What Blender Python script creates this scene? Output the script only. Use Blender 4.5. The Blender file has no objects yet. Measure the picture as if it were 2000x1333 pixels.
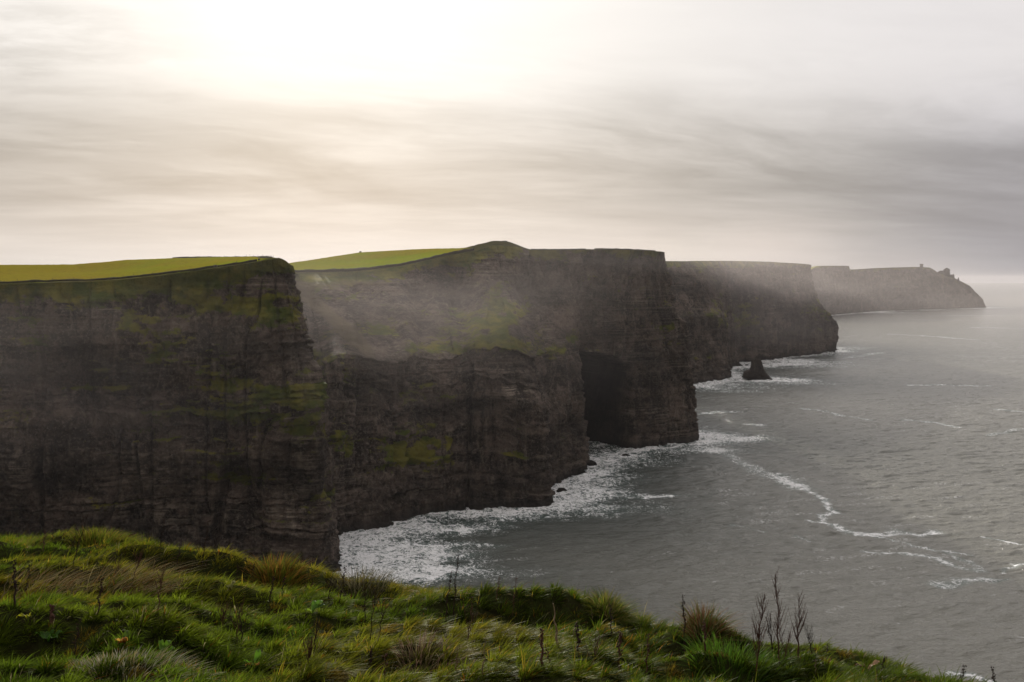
import bpy, bmesh, math, random
import numpy as np
from mathutils import Vector, Matrix
sc = bpy.context.scene
R = math.radians
# ------------------------------------------------------------------ camera
F = 1944.0; PITCH = R(3.58); CZ = 170.0
cam_d = bpy.data.cameras.new('camera'); cam = bpy.data.objects.new('camera', cam_d)
sc.collection.objects.link(cam); sc.camera = cam
cam.location = (0, 0, CZ); cam.rotation_euler = (R(90) - PITCH, 0, 0)
cam_d.sensor_width = 36; cam_d.lens = 35; cam_d.clip_start = 0.1; cam_d.clip_end = 120000
# ------------------------------------------------------------------ light
SUN_AZ, SUN_EL = R(-11.0), R(15.5)
SUN_DIR = (math.sin(SUN_AZ) * math.cos(SUN_EL), math.cos(SUN_AZ) * math.cos(SUN_EL), math.sin(SUN_EL))
sl = bpy.data.lights.new('sun', 'SUN'); sl.energy = 3.8; sl.angle = R(1.5); sl.color = (1.0, 0.94, 0.82)
so = bpy.data.objects.new('sun', sl); sc.collection.objects.link(so)
so.rotation_euler = Vector(SUN_DIR).to_track_quat('Z', 'Y').to_euler()
sc.view_settings.view_transform = 'Standard'; sc.view_settings.look = 'None'
sc.view_settings.exposure = 0.25; sc.view_settings.gamma = 1.0
sc.cycles.use_denoising = True
sc.cycles.max_bounces = 6; sc.cycles.diffuse_bounces = 2; sc.cycles.glossy_bounces = 2
sc.cycles.transmission_bounces = 3; sc.cycles.transparent_max_bounces = 8; sc.cycles.volume_bounces = 1
HAZE_D = 1.9e-5

# ------------------------------------------------------------------ node expression helper
class G:
    """wraps a node socket so materials can be written as arithmetic"""
    def __init__(s, nt, sock): s.nt, s.s = nt, sock
    def _m(s, op, *a, clamp=False):
        n = s.nt.nodes.new('ShaderNodeMath'); n.operation = op; n.use_clamp = clamp
        for i, v in enumerate((s,) + a):
            if isinstance(v, G): s.nt.links.new(v.s, n.inputs[i])
            else: n.inputs[i].default_value = v
        return G(s.nt, n.outputs[0])
    def __add__(s, o): return s._m('ADD', o)
    def __sub__(s, o): return s._m('SUBTRACT', o)
    def __mul__(s, o): return s._m('MULTIPLY', o)
    def __truediv__(s, o): return s._m('DIVIDE', o)
    __radd__ = __add__; __rmul__ = __mul__
    def __rsub__(s, o): return (s * -1) + o
    def pow(s, o): return s._m('POWER', o)
    def mx(s, o): return s._m('MAXIMUM', o)
    def mn(s, o): return s._m('MINIMUM', o)
    def exp(s): return s._m('EXPONENT')
    def sat(s): return s._m('ADD', 0.0, clamp=True)
    def step(s, a, b):
        n = s.nt.nodes.new('ShaderNodeMapRange'); n.interpolation_type = 'SMOOTHSTEP'
        s.nt.links.new(s.s, n.inputs[0])
        n.inputs[1].default_value = a; n.inputs[2].default_value = b
        return G(s.nt, n.outputs[0])
class NT:
    def __init__(s, nt): s.nt = nt; nt.nodes.clear()
    def new(s, t): return s.nt.nodes.new(t)
    def link(s, a, b): s.nt.links.new(a.s if isinstance(a, G) else a, b)
    def comb(s, x, y, z):
        n = s.new('ShaderNodeCombineXYZ')
        for i, v in enumerate((x, y, z)):
            if isinstance(v, G): s.link(v, n.inputs[i])
            else: n.inputs[i].default_value = v
        return G(s.nt, n.outputs[0])
    def sep(s, v):
        n = s.new('ShaderNodeSeparateXYZ'); s.link(v, n.inputs[0]); return [G(s.nt, o) for o in n.outputs]
    def noise(s, vec, scale=1, detail=4, rough=0.55, dist=0.0, lac=2.0):
        n = s.new('ShaderNodeTexNoise'); s.link(vec, n.inputs['Vector'])
        n.inputs['Scale'].default_value = scale; n.inputs['Detail'].default_value = detail
        n.inputs['Roughness'].default_value = rough; n.inputs['Distortion'].default_value = dist
        n.inputs['Lacunarity'].default_value = lac
        return G(s.nt, n.outputs[0])
    def mix(s, f, a, b):
        n = s.new('ShaderNodeMix'); n.data_type = 'RGBA'
        if isinstance(f, G): s.link(f, n.inputs[0])
        else: n.inputs[0].default_value = f
        for i, v in ((6, a), (7, b)):
            if isinstance(v, G): s.link(v, n.inputs[i])
            else: n.inputs[i].default_value = (*v, 1)
        return G(s.nt, n.outputs[2])
    def scale(s, c, f):
        n = s.new('ShaderNodeVectorMath'); n.operation = 'SCALE'; s.link(c, n.inputs[0])
        if isinstance(f, G): s.link(f, n.inputs['Scale'])
        else: n.inputs['Scale'].default_value = f
        return G(s.nt, n.outputs[0])
    def addv(s, a, b):
        n = s.new('ShaderNodeVectorMath'); n.operation = 'ADD'; s.link(a, n.inputs[0]); s.link(b, n.inputs[1])
        return G(s.nt, n.outputs[0])
    def attr(s, name, col=False):
        n = s.new('ShaderNodeAttribute'); n.attribute_name = name
        return G(s.nt, n.outputs['Color' if col else 'Fac'])
    def pos(s):
        n = s.new('ShaderNodeNewGeometry'); return G(s.nt, n.outputs['Position'])
    def bump(s, h, strength, dist):
        n = s.new('ShaderNodeBump'); s.link(h, n.inputs['Height'])
        n.inputs['Strength'].default_value = strength; n.inputs['Distance'].default_value = dist
        return G(s.nt, n.outputs[0])
def material(name):
    m = bpy.data.materials.new(name); m.use_nodes = True
    n = NT(m.node_tree); out = n.new('ShaderNodeOutputMaterial'); return m, n, out
def principled(n, out, color, rough, normal=None, spec=0.3, **kw):
    p = n.new('ShaderNodeBsdfPrincipled')
    if isinstance(color, G): n.link(color, p.inputs['Base Color'])
    else: p.inputs['Base Color'].default_value = (*color, 1)
    if isinstance(rough, G): n.link(rough, p.inputs['Roughness'])
    else: p.inputs['Roughness'].default_value = rough
    if normal is not None: n.link(normal, p.inputs['Normal'])
    p.inputs['Specular IOR Level'].default_value = spec
    for k, v in kw.items():
        if isinstance(v, G): n.link(v, p.inputs[k])
        else: p.inputs[k].default_value = v
    if out is not None: n.link(p.outputs[0], out.inputs[0])
    return p

# ------------------------------------------------------------------ world: hazy overcast with a bright veil round the sun
w = bpy.data.worlds.new('World'); sc.world = w; w.use_nodes = True
n = NT(w.node_tree); wo = n.new('ShaderNodeOutputWorld'); bg = n.new('ShaderNodeBackground')
n.link(bg.outputs[0], wo.inputs[0])
sky = n.new('ShaderNodeTexSky'); sky.sky_type = 'NISHITA'; sky.sun_disc = False
sky.sun_elevation = SUN_EL; sky.sun_rotation = SUN_AZ; sky.air_density = 1.5; sky.dust_density = 3.0
tc = n.new('ShaderNodeTexCoord'); D = G(n.nt, tc.outputs['Generated'])
dx, dy, dz = n.sep(D)
dot = n.new('ShaderNodeVectorMath'); dot.operation = 'DOT_PRODUCT'
n.link(D, dot.inputs[0]); dot.inputs[1].default_value = SUN_DIR
cosg = G(n.nt, dot.outputs['Value'])
ang = cosg._m('MINIMUM', 1.0)._m('ARCCOSINE')                 # angle from the sun, radians
az = dx._m('ARCTAN2', dy); el = dz.mx(-0.05)
# cloud sheet seen in perspective: coordinates on a layer overhead
inv = 1.0 / 1.0
den = (dz.mx(0.0) + 0.11)
u = dx / den; v = dy / den
def bell(x, c, s): t = (x - c) / s; return (t * t * -1).exp()
warp = n.noise(n.comb(u * 0.6, v * 0.6, 3.0), 1, 3, 0.5)
ca, sa = math.cos(R(62)), math.sin(R(62))
al = u * sa + v * ca; ac = u * ca - v * sa               # along and across the wind streaks
st1 = n.noise(n.comb(al * 0.50 + warp * 0.9, ac * 0.95 + warp * 1.3, 0.7), 1, 8, 0.60).step(0.36, 0.64)
st2 = n.noise(n.comb(al * 1.3 + 7.0 + warp, ac * 2.5 + warp * 2.2, 5.2), 1, 8, 0.62).step(0.34, 0.68)
flat = n.noise(n.comb(u * 0.55 + 5.0, v * 1.6 + warp, 4.2), 1, 7, 0.58).step(0.36, 0.64)
puff = n.noise(n.comb(u * 2.4 + warp * 2.0, v * 4.2 + warp * 3.0, 9.2), 1, 8, 0.62).step(0.42, 0.66)
right = az.step(0.02, 0.46)
lowz = (el * -1).step(-0.205, -0.085)
base = 0.70 + 0.18 * bell(az, -0.15, 0.36)
eb = 0.198 - 0.060 * az.step(0.14, 0.36) + (warp - 0.5) * 0.05
bank = ((eb - el)).step(-0.006, 0.030) * az.step(0.00, 0.16)
lum = base * (1.0 - 0.27 * lowz) * (1.0 - 0.11 * bank) * (1.0 - 0.21 * az.step(0.08, 0.50) * (el * -1).step(-0.19, -0.04))
mid = bell(el, 0.125, 0.065)
lum = lum * (1.0 - 0.26 * st1 * (mid + 0.12 * right) * (1.0 - 0.5 * right)) * (1.0 - 0.14 * st2 * (mid * 0.9 + 0.3))
lum = lum * (1.0 - 0.15 * flat * bell(el, 0.075, 0.045)) * (1.0 - 0.22 * puff * bell(el, 0.20, 0.055) * (az * -1).step(0.24, 0.46))
lum = lum * (1.0 + 0.16 * bell(el, 0.02, 0.040) * (1.0 - right)) * (1.0 - 0.7 * ang.step(0.65, 1.7)) * 1.0
tint = n.mix(right, (1.0, 0.965, 0.93), (0.98, 0.94, 0.94))
tint = n.mix(lowz * (1.0 - right) * 0.8, tint, (1.0, 0.925, 0.855))
tint = n.mix(lowz * az.step(0.30, 0.50) * 0.8, tint, (0.92, 0.89, 0.95))
tint = n.mix(bell(ang, 0.0, 0.22), tint, (1.0, 0.995, 0.98))
back = (dy * -1).step(-0.5, 0.6)
tint = n.mix(back * 0.8, tint, (1.05, 0.96, 0.86))
cloudcol = n.scale(tint, lum * (1.0 + 0.1 * back) * (1.0 + 0.6 * dz.step(0.28, 0.55)))
nish = n.scale(G(n.nt, sky.outputs[0]), 0.10)
final = n.mix(0.97, nish, cloudcol)
n.link(final, bg.inputs[0]); bg.inputs[1].default_value = 1.0

# ------------------------------------------------------------------ numpy noise
def _h(ix, iy, iz, seed):
    with np.errstate(over='ignore'):
        h = (ix.astype(np.int64) * 374761393 + iy.astype(np.int64) * 668265263 + iz.astype(np.int64) * 2147483647 + seed * 1274126177) & 0xffffffff
        h = ((h ^ (h >> 13)) * 1274126177) & 0xffffffff
        h = ((h ^ (h >> 16)) * 2246822519) & 0xffffffff
    return ((h ^ (h >> 15)) & 0xffffff) / float(0xffffff)
def vn(x, y, z=None, seed=0):
    x = np.asarray(x, float); y = np.asarray(y, float) + x * 0
    ix = np.floor(x); iy = np.floor(y); fx = x - ix; fy = y - iy
    fx = fx * fx * (3 - 2 * fx); fy = fy * fy * (3 - 2 * fy)
    ix = ix.astype(np.int64); iy = iy.astype(np.int64)
    def lay(iz):
        a = _h(ix, iy, iz, seed); b = _h(ix + 1, iy, iz, seed); c = _h(ix, iy + 1, iz, seed); d = _h(ix + 1, iy + 1, iz, seed)
        return (a + (b - a) * fx) * (1 - fy) + (c + (d - c) * fx) * fy
    if z is None: return lay(np.zeros_like(ix)) * 2 - 1
    z = np.asarray(z, float) + x * 0; iz = np.floor(z); fz = z - iz; fz = fz * fz * (3 - 2 * fz); iz = iz.astype(np.int64)
    return (lay(iz) * (1 - fz) + lay(iz + 1) * fz) * 2 - 1
def fbm(x, y, z=None, o=4, seed=0, g=0.5):
    s = 0; a = 1; t = 0
    for k in range(o):
        f = 2.03 ** k
        s = s + a * vn(x * f + 17.3 * k, y * f + 9.1 * k, None if z is None else z * f, seed + k); t += a; a *= g
    return s / t
def sstep(x, a, b):
    t = np.clip((x - a) / (b - a), 0, 1); return t * t * (3 - 2 * t)

# ------------------------------------------------------------------ photo measure -> place
def P(px, py, Y):
    vx = (px - 1000) / F; vy = (666.5 - py) / F
    c, s = math.cos(PITCH), math.sin(PITCH)
    t = Y / (c + vy * s)
    return np.array((vx * t, Y, CZ + (vy * c - s) * t))
def sea(px, py, z=0.0):
    vx = (px - 1000) / F; vy = (666.5 - py) / F
    c, s = math.cos(PITCH), math.sin(PITCH)
    t = (z - CZ) / (vy * c - s)
    return np.array((vx * t, (c + vy * s) * t, z))

# ------------------------------------------------------------------ object helpers
def link(name, me, mat=None, parent=None, label=None, cat=None, kind=None, group=None, smooth=False):
    o = bpy.data.objects.new(name, me); sc.collection.objects.link(o)
    if mat: me.materials.append(mat)
    if parent is not None: o.parent = parent
    tag(o, label, cat, kind, group)
    if smooth: me.shade_smooth()
    return o
def tag(o, label=None, cat=None, kind=None, group=None):
    if label: o['label'] = label
    if cat: o['category'] = cat
    if kind: o['kind'] = kind
    if group: o['group'] = group
def np_mesh(name, V, Fq, tri=False):
    me = bpy.data.meshes.new(name)
    V = np.asarray(V, np.float32).reshape(-1, 3); Fq = np.asarray(Fq, np.int32)
    k = Fq.shape[1]; nf = len(Fq)
    me.vertices.add(len(V)); me.vertices.foreach_set('co', V.ravel())
    me.loops.add(nf * k); me.loops.foreach_set('vertex_index', Fq.ravel())
    me.polygons.add(nf); me.polygons.foreach_set('loop_start', np.arange(0, nf * k, k, dtype=np.int32))
    me.update(calc_edges=True); return me
def set_attr(me, name, arr):
    a = me.attributes.new(name, 'FLOAT', 'POINT'); a.data.foreach_set('value', np.asarray(arr, np.float32).ravel())
def set_col(me, name, arr):
    a = me.attributes.new(name, 'FLOAT_COLOR', 'POINT')
    c = np.ones((len(arr), 4), np.float32); c[:, :3] = arr; a.data.foreach_set('color', c.ravel())
def grid_faces(nu, nv, wrap=False):
    i, j = np.meshgrid(np.arange(nu if wrap else nu - 1), np.arange(nv - 1), indexing='ij')
    i2 = (i + 1) % nu
    return np.stack([i * nv + j, i2 * nv + j, i2 * nv + j + 1, i * nv + j + 1], -1).reshape(-1, 4)
def bm_mesh(name, bm):
    me = bpy.data.meshes.new(name); bm.normal_update(); bm.to_mesh(me); bm.free(); return me

# ------------------------------------------------------------------ materials
def rock_mat(name='cliff_rock', wet_or_cave_shade=False):
    m, n, out = material(name)
    p = n.pos(); x, y, z = n.sep(p)
    strata = n.noise(n.comb(x * 0.012, y * 0.012, z * 0.55), 1, 6, 0.62)
    bands = n.noise(n.comb(x * 0.004, y * 0.004, z * 0.10), 1, 3, 0.5)
    streak = n.noise(n.comb(x * 0.22, y * 0.22, z * 0.02), 1, 5, 0.6)
    blot = n.noise(p, 0.05, 6, 0.65)
    grit = n.noise(p, 0.6, 6, 0.7)
    c = n.mix((blot * 0.6 + n.noise(p, 0.22, 5, 0.7) * 0.4).step(0.42, 0.58), (0.022, 0.016, 0.014), (0.125, 0.092, 0.076))
    pk = n.noise(n.comb(x * 0.022, y * 0.022, z * 0.045), 1, 4, 0.6).step(0.46, 0.66)
    c = n.mix(strata.step(0.50, 0.74) * pk * 0.85, c, (0.32, 0.265, 0.22))
    c = n.mix(strata.step(0.50, 0.30) * (0.18 + 0.4 * pk), c, (0.016, 0.013, 0.012))
    pl = n.attr('pale')
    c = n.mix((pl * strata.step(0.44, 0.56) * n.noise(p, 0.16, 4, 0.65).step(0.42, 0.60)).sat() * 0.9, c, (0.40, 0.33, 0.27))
    c = n.mix(bands.step(0.5, 0.62) * 0.3, c, (0.075, 0.055, 0.040))
    c = n.mix(streak.step(0.52, 0.74) * 0.5, c, (0.26, 0.215, 0.17))
    c = n.mix(grit.step(0.50, 0.70) * 0.5, c, (0.28, 0.24, 0.20))
    c = n.mix(grit.step(0.46, 0.30) * 0.6, c, (0.012, 0.010, 0.009))
    guano = (n.noise(n.comb(x * 0.5, y * 0.5, z * 1.6), 1, 3, 0.7).step(0.68, 0.74) * n.noise(p, 0.03, 2, 0.5).step(0.52, 0.60)) * (1.0 - n.attr('grass').step(0.2, 0.4))
    c = n.mix(guano * 0.6, c, (0.42, 0.40, 0.37))
    g = n.attr('grass')
    gn = n.noise(p, 0.17, 8, 0.72)
    gf = ((g * 1.5) + (gn - 0.5) * 1.5).step(0.56, 0.80)
    gcol = n.mix(n.noise(p, 0.06, 5, 0.65).step(0.36, 0.66), (0.060, 0.078, 0.010), (0.17, 0.15, 0.022))
    c = n.mix(gf, c, gcol)
    t = n.attr('scree_glow')  # pale scree tone with the glow of lit mist painted in
    c = n.mix((t + (gn - 0.5) * 0.35).step(0.3, 0.75) * 0.85, c, n.mix(blot, (0.10, 0.077, 0.05), (0.16, 0.125, 0.083)))
    c = n.mix((z * -1).step(-9.0, -2.0) * 0.7, c, (0.016, 0.016, 0.015))
    bv = n.noise(n.comb(x * 0.012, y * 0.012, z * 0.030), 1, 4, 0.6).step(0.36, 0.64)
    c = n.scale(c, 0.50 + 0.55 * bv)
    c = n.scale(c, 0.4 if wet_or_cave_shade else 1.0 - 0.8 * n.attr('wet_or_cave_shade'))  # cave recess darkened: its shade is painted into the rock colour
    h = strata * 0.45 + grit * 1.0 + streak * 0.9 + blot * 1.5
    nb = n.bump(h, 0.9, 1.1)
    principled(n, out, c, 0.9, nb, 0.12)
    return m
def field_mat():
    m, n, out = material('pasture_grass')
    p = n.pos()
    a = n.noise(p, 0.012, 4, 0.6); b = n.noise(p, 0.25, 6, 0.7); cc = n.noise(p, 0.05, 4, 0.6)
    c = n.mix(a.step(0.36, 0.60), (0.23, 0.195, 0.014), (0.19, 0.225, 0.008))
    c = n.mix(n.attr('brown'), c, (0.22, 0.165, 0.022))
    c = n.mix(b.step(0.42, 0.75) * 0.45, c, (0.075, 0.080, 0.012))
    c = n.mix(cc.step(0.55, 0.75) * 0.35, c, (0.19, 0.155, 0.035))
    rgh = n.attr('rough')
    c = n.mix(rgh, c, n.mix(cc.step(0.4, 0.6), (0.030, 0.032, 0.008), (0.055, 0.048, 0.016)))
    c = n.mix((n.attr('path') * (0.6 + b * 0.9)).sat() * 0.9, c, (0.19, 0.155, 0.095))
    nb = n.bump(b, 0.7, 0.5)
    d = principled(n, None, c, 1.0, nb, 0.0)
    n.link(d.outputs[0], out.inputs[0])
    return m
M_ROCK = rock_mat(); M_WET = rock_mat('wet_dark_rock', True); M_FIELD = field_mat()

# ------------------------------------------------------------------ cliff builder
def poly_at_z(pts, zs):
    """pts: rising 3D polyline; sample at heights zs"""
    pts = np.array(pts); z = pts[:, 2]
    return np.stack([np.interp(zs, z, pts[:, 0]), np.interp(zs, z, pts[:, 1])], -1)
GEN = [(0, 0), (.10, .08), (.30, .16), (.52, .24), (.56, .36), (.70, .55), (.80, .66), (.93, .88), (1, 1)]
def gen(base, rim, prof=GEN):
    base = np.array(base, float); rim = np.array(rim, float)
    if len(base) == 2: base = np.append(base, 0)
    return [np.array([base[0] + (rim[0] - base[0]) * h, base[1] + (rim[1] - base[1]) * h, rim[2] * zf]) for zf, h in prof]
COAST = []
def cliff(stations, ds, dz, seed, amp=1.0, cave=None, scree_glow=None, label='', flabel='', brown=None, skipfield=False, grass_bias=0.0, wob_z=8.0, wob_to=99, moss=(), pale=()):
    """stations: list of (wall polyline base->rim, inland polyline after the rim)"""
    S = len(stations)
    bases = np.array([s[0][0][:2] for s in stations]); rims = np.array([s[0][-1] for s in stations])
    mid = 0.5 * (bases + rims[:, :2])
    L = np.r_[0, np.cumsum(np.maximum(np.hypot(*np.diff(mid, axis=0).T), 0.6 * np.hypot(*np.diff(bases, axis=0).T)))]
    nu = int(L[-1] / ds); s = np.linspace(0, L[-1], nu)
    ztop_max = rims[:, 2].max(); nv = int(ztop_max / dz)
    vf = np.linspace(0, 1, nv)
    W = np.zeros((S, nv, 3))
    for k, (wall, inl) in enumerate(stations):
        wall = [np.array((*wall[0][:2], 0.0))] + list(wall[1:])
        zs = vf * wall[-1][2]
        W[k, :, :2] = poly_at_z(wall, zs); W[k, :, 2] = zs
    def lerp(A):
        f = np.interp(s, L, np.arange(S)); i = np.clip(f.astype(int), 0, S - 2); t = (f - i)
        i0 = np.clip(i - 1, 0, S - 1); i3 = np.clip(i + 2, 0, S - 1)
        t = t.reshape(-1, *([1] * (A.ndim - 1)))
        p0, p1, p2, p3 = A[i0], A[i], A[i + 1], A[i3]
        cr = 0.5 * (2 * p1 + (p2 - p0) * t + (2 * p0 - 5 * p1 + 4 * p2 - p3) * t ** 2 + (3 * p1 - 3 * p2 + p3 - p0) * t ** 3)
        li = p1 * (1 - t) + p2 * t
        return 0.35 * cr + 0.65 * li
    X = lerp(W)
    # outward direction from the coast tangent at each height (smoothed)
    T = np.gradient(X[:, :, :2], axis=0)
    kk = max(3, int(14 / ds)) | 1; ker = np.hanning(kk + 2)[1:-1]; ker /= ker.sum()
    for c in range(2):
        for j in range(nv):
            pad = np.pad(T[:, j, c], kk // 2, mode='edge'); T[:, j, c] = np.convolve(pad, ker, 'valid')
    N = np.stack([T[:, :, 1], -T[:, :, 0]], -1); N /= np.linalg.norm(N, axis=2, keepdims=True) + 1e-9
    SS, ZZ = np.meshgrid(s, np.ones(nv), indexing='ij'); ZZ = X[:, :, 2]
    # ---- rock relief
    rng = np.random.RandomState(seed)
    th = rng.choice([0.9, 1.4, 2.0, 3.0, 4.5, 7.0], 400, p=[.2, .2, .2, .2, .12, .08]); lay = np.cumsum(th)
    zw = ZZ + 3.0 * vn(SS / 90, ZZ * 0 + seed, seed=seed) + SS * 0.006
    LI = np.searchsorted(lay, zw.ravel()).reshape(zw.shape)
    ld = rng.rand(500); lw = rng.uniform(2.5, 11, 500); lo = rng.uniform(0, 50, 500); la = rng.rand(500) ** 1.5
    z_ = np.zeros_like(SS)
    sj = SS + 2.5 * vn(SS / 7, ZZ / 12, seed=seed + 4)
    bi = np.floor((sj + lo[LI]) / lw[LI]).astype(np.int64)
    blk = _h(bi, LI, LI * 0, seed + 7)
    ci = np.floor(sj / 5.3).astype(np.int64); colj = _h(ci, ci * 0, ci * 0, seed + 9)
    band = sstep(vn(SS / 150, ZZ / 22, seed=seed + 2), -0.2, 0.35)
    m = (1 - sstep(ZZ / X[:, -1:, 2], 0.93, 1.0))
    big = 12.0 * fbm(SS / 62, ZZ / 170, o=3, seed=seed + 1) + 4.2 * fbm(SS / 17, ZZ / 70, o=3, seed=seed + 3)
    gul = -9.0 * np.clip(1 - np.abs(vn(SS / 33, ZZ / 130, seed=seed + 5)) * 5, 0, 1) ** 1.5
    gul += -4.0 * np.clip(1 - np.abs(vn(SS / 11 + 9, ZZ / 60, seed=seed + 6)) * 5, 0, 1) ** 1.5
    strata = (ld[LI] - 0.5) * (1.8 + 4.0 * la[LI]) * (0.3 + 0.9 * sstep(fbm(SS / 38, ZZ / 14, o=2, seed=seed + 15), -0.35, 0.4)) + (blk - 0.5) * 2.6 * (0.4 + band) + (colj - 0.5) * 1.6
    finen = 1.5 * fbm(SS / 3.1, ZZ / 2.6, o=3, seed=seed + 11)
    # slumped vegetated slopes: where the wall leans back
    dh = np.gradient(np.linalg.norm(X[:, :, :2] - X[:, :1, :2], axis=2), axis=1) / (np.gradient(ZZ, axis=1) + 1e-6)
    soft = sstep(dh, 0.35, 1.6)
    disp = amp * ((big + gul) * (0.25 + 0.75 * m) + 0.8 * vn(SS / 4.5, ZZ * 0, seed=seed + 19) * sstep(ZZ / X[:, -1:, 2], .9, 1) + (strata + finen) * (0.15 + 0.85 * m) * (1 - 0.45 * soft))
    tipdamp = np.ones(nu)
    cave_shade = np.zeros_like(SS)  # mask for the shade painted inside the cave
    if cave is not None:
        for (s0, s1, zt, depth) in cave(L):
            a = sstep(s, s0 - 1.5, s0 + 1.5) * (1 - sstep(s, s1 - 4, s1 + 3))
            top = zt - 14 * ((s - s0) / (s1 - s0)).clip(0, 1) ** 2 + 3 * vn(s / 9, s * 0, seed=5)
            cv = a[:, None] * (1 - sstep(ZZ - top[:, None], -1.5, 1.5)); disp -= depth * cv; cave_shade = np.maximum(cave_shade, sstep(cv, .02, .15))
    X[:, :, :2] += N * disp[:, :, None]
    X[:, :, 2] += 0.5 * fbm(SS / 6, ZZ / 3, o=2, seed=seed + 12) * m
    X[:, -1, 2] += 0
    zr = ZZ / X[:, -1:, 2]; X[:, :, 2] += ((wob_z * (1 - 0.88 * sstep(s, L[min(wob_to, S - 1)] - 20, L[min(wob_to, S - 1)] + 20)))[:, None] * fbm(SS / 55, ZZ / 160, o=4, seed=seed + 16) * np.clip(4 * zr * (1 - zr), 0, 1) ** 1.2)
    # skirt below water
    sk = X[:, :1].copy(); sk[:, 0, 2] = -8; sk2 = X[:, :1].copy(); sk2[:, 0, 2] = -0.2
    XX = np.concatenate([sk, X], axis=1)
    me = np_mesh('cliff', XX.reshape(-1, 3), grid_faces(nu, nv + 1))
    ledge = np.clip(-(np.gradient(disp, axis=1)) / dz, 0, 2)
    patch = fbm(SS / 34, ZZ / 13, o=4, seed=seed + 21)
    topg = sstep(ZZ / X[:, -1:, 2], 0.90, 1.0)
    gr = 0.16 * soft + 0.10 * ledge + 0.50 * patch + 0.5 * topg + 0.08 + grass_bias
    qx = 1000 + F * X[:, :, 0] / X[:, :, 1]; qy = 545 + (170 - ZZ) * F / X[:, :, 1]
    mn_ = 0.75 + 1.1 * fbm(SS / 9, ZZ / 5, o=4, seed=seed + 22)
    for mx_, my_, rx_, ry_, a_ in moss: gr = gr + a_ * mn_ * np.exp(-((qx - mx_) / rx_) ** 2 - ((qy - my_) / ry_) ** 2)
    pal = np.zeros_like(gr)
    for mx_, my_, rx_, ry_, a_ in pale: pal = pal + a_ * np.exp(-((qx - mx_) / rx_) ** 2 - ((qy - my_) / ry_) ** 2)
    gr = gr - 0.35 * (1 - sstep(ZZ, 18, 40))
    scr = np.zeros_like(gr)
    if scree_glow is not None: scr = scree_glow(L, SS, ZZ, X)
    pad = lambda A: np.concatenate([A[:, :1], A], axis=1)
    set_attr(me, 'grass', pad(gr)); set_attr(me, 'scree_glow', pad(scr)); set_attr(me, 'pale', pad(pal)); set_attr(me, 'wet_or_cave_shade', pad(cave_shade))
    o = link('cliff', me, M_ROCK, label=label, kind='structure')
    COAST.append(X[::max(1, int(4 / ds)), 2, :2].copy())
    if skipfield: return o, X, s, L
    # ---- land behind the rim
    K = len(stations[0][1]); I = np.zeros((S, K + 1, 3))
    for k, (wall, inl) in enumerate(stations):
        I[k, 0] = wall[-1]; I[k, 1:] = np.array(inl)
    I = lerp(I); I[:, 0] = X[:, -1]
    # sample between knots: fine near the rim
    tt = [np.linspace(0, 1, 10)[:-1] ** 1.0 * 1.0]
    for k in range(1, K): tt.append(k + np.linspace(0, 1, 22, endpoint=(k == K - 1))[: (22 if k == K - 1 else 21)])
    tt = np.concatenate(tt); iu = np.minimum(tt.astype(int), K - 1); fr = (tt - iu)
    fr2 = fr * fr * (3 - 2 * fr)
    Fp = I[:, iu] * (1 - fr[None, :, None]) + I[:, iu + 1] * fr[None, :, None]
    zz = I[:, iu, 2] * (1 - fr2) + I[:, iu + 1, 2] * fr2
    Fp[:, :, 2] = np.where(tt[None] < 1, Fp[:, :, 2], zz)
    xx, yy = Fp[:, :, 0], Fp[:, :, 1]
    wgt = np.clip(tt, 0, 1)[None]
    Fp[:, :, 2] += wgt * (0.35 * fbm(xx / 14, yy / 14, o=3, seed=seed + 31) + 0.12 * vn(xx / 2.5, yy / 2.5, seed=seed + 32))
    mf = np_mesh('field', Fp.reshape(-1, 3), grid_faces(nu, len(tt)))
    rough = (1 - sstep(tt, 0.85, 1.05))[None] + 0 * xx
    br = np.zeros_like(xx) if brown is None else brown(xx, yy, tt[None] + 0 * xx, s[:, None] + 0 * xx, L)
    if isinstance(br, tuple): br, rough = br[0], np.maximum(rough, br[1])
    set_attr(mf, 'rough', rough); set_attr(mf, 'brown', br); set_attr(mf, 'path', np.exp(-((tt[None] - .72 - .08 * vn(s[:, None] / 15, s[:, None] * 0, seed=3)) / .10) ** 2) * sstep(fbm(s[:, None] / 25, s[:, None] * 0, o=2, seed=seed), -.5, .1))
    f = link('field', mf, M_FIELD, label=flabel, kind='structure', smooth=True)
    return o, X, s, L, Fp

def inl(rim, ridge, drop=12, back=(0, 150), step=5.0):
    """margin strip, ridge and a far edge that falls away behind the skyline"""
    rim = np.array(rim); ridge = np.array(ridge)
    d = (ridge - rim); h = np.hypot(d[0], d[1]); e = rim + d * (step / h)
    e[2] = rim[2] + 0.6
    far = ridge + np.array([back[0], back[1], -drop]); mid2 = rim + (ridge - rim) * 0.45; mid2[2] = rim[2] + (ridge[2] - rim[2]) * 0.38
    return [e, mid2, ridge, far]

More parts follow.
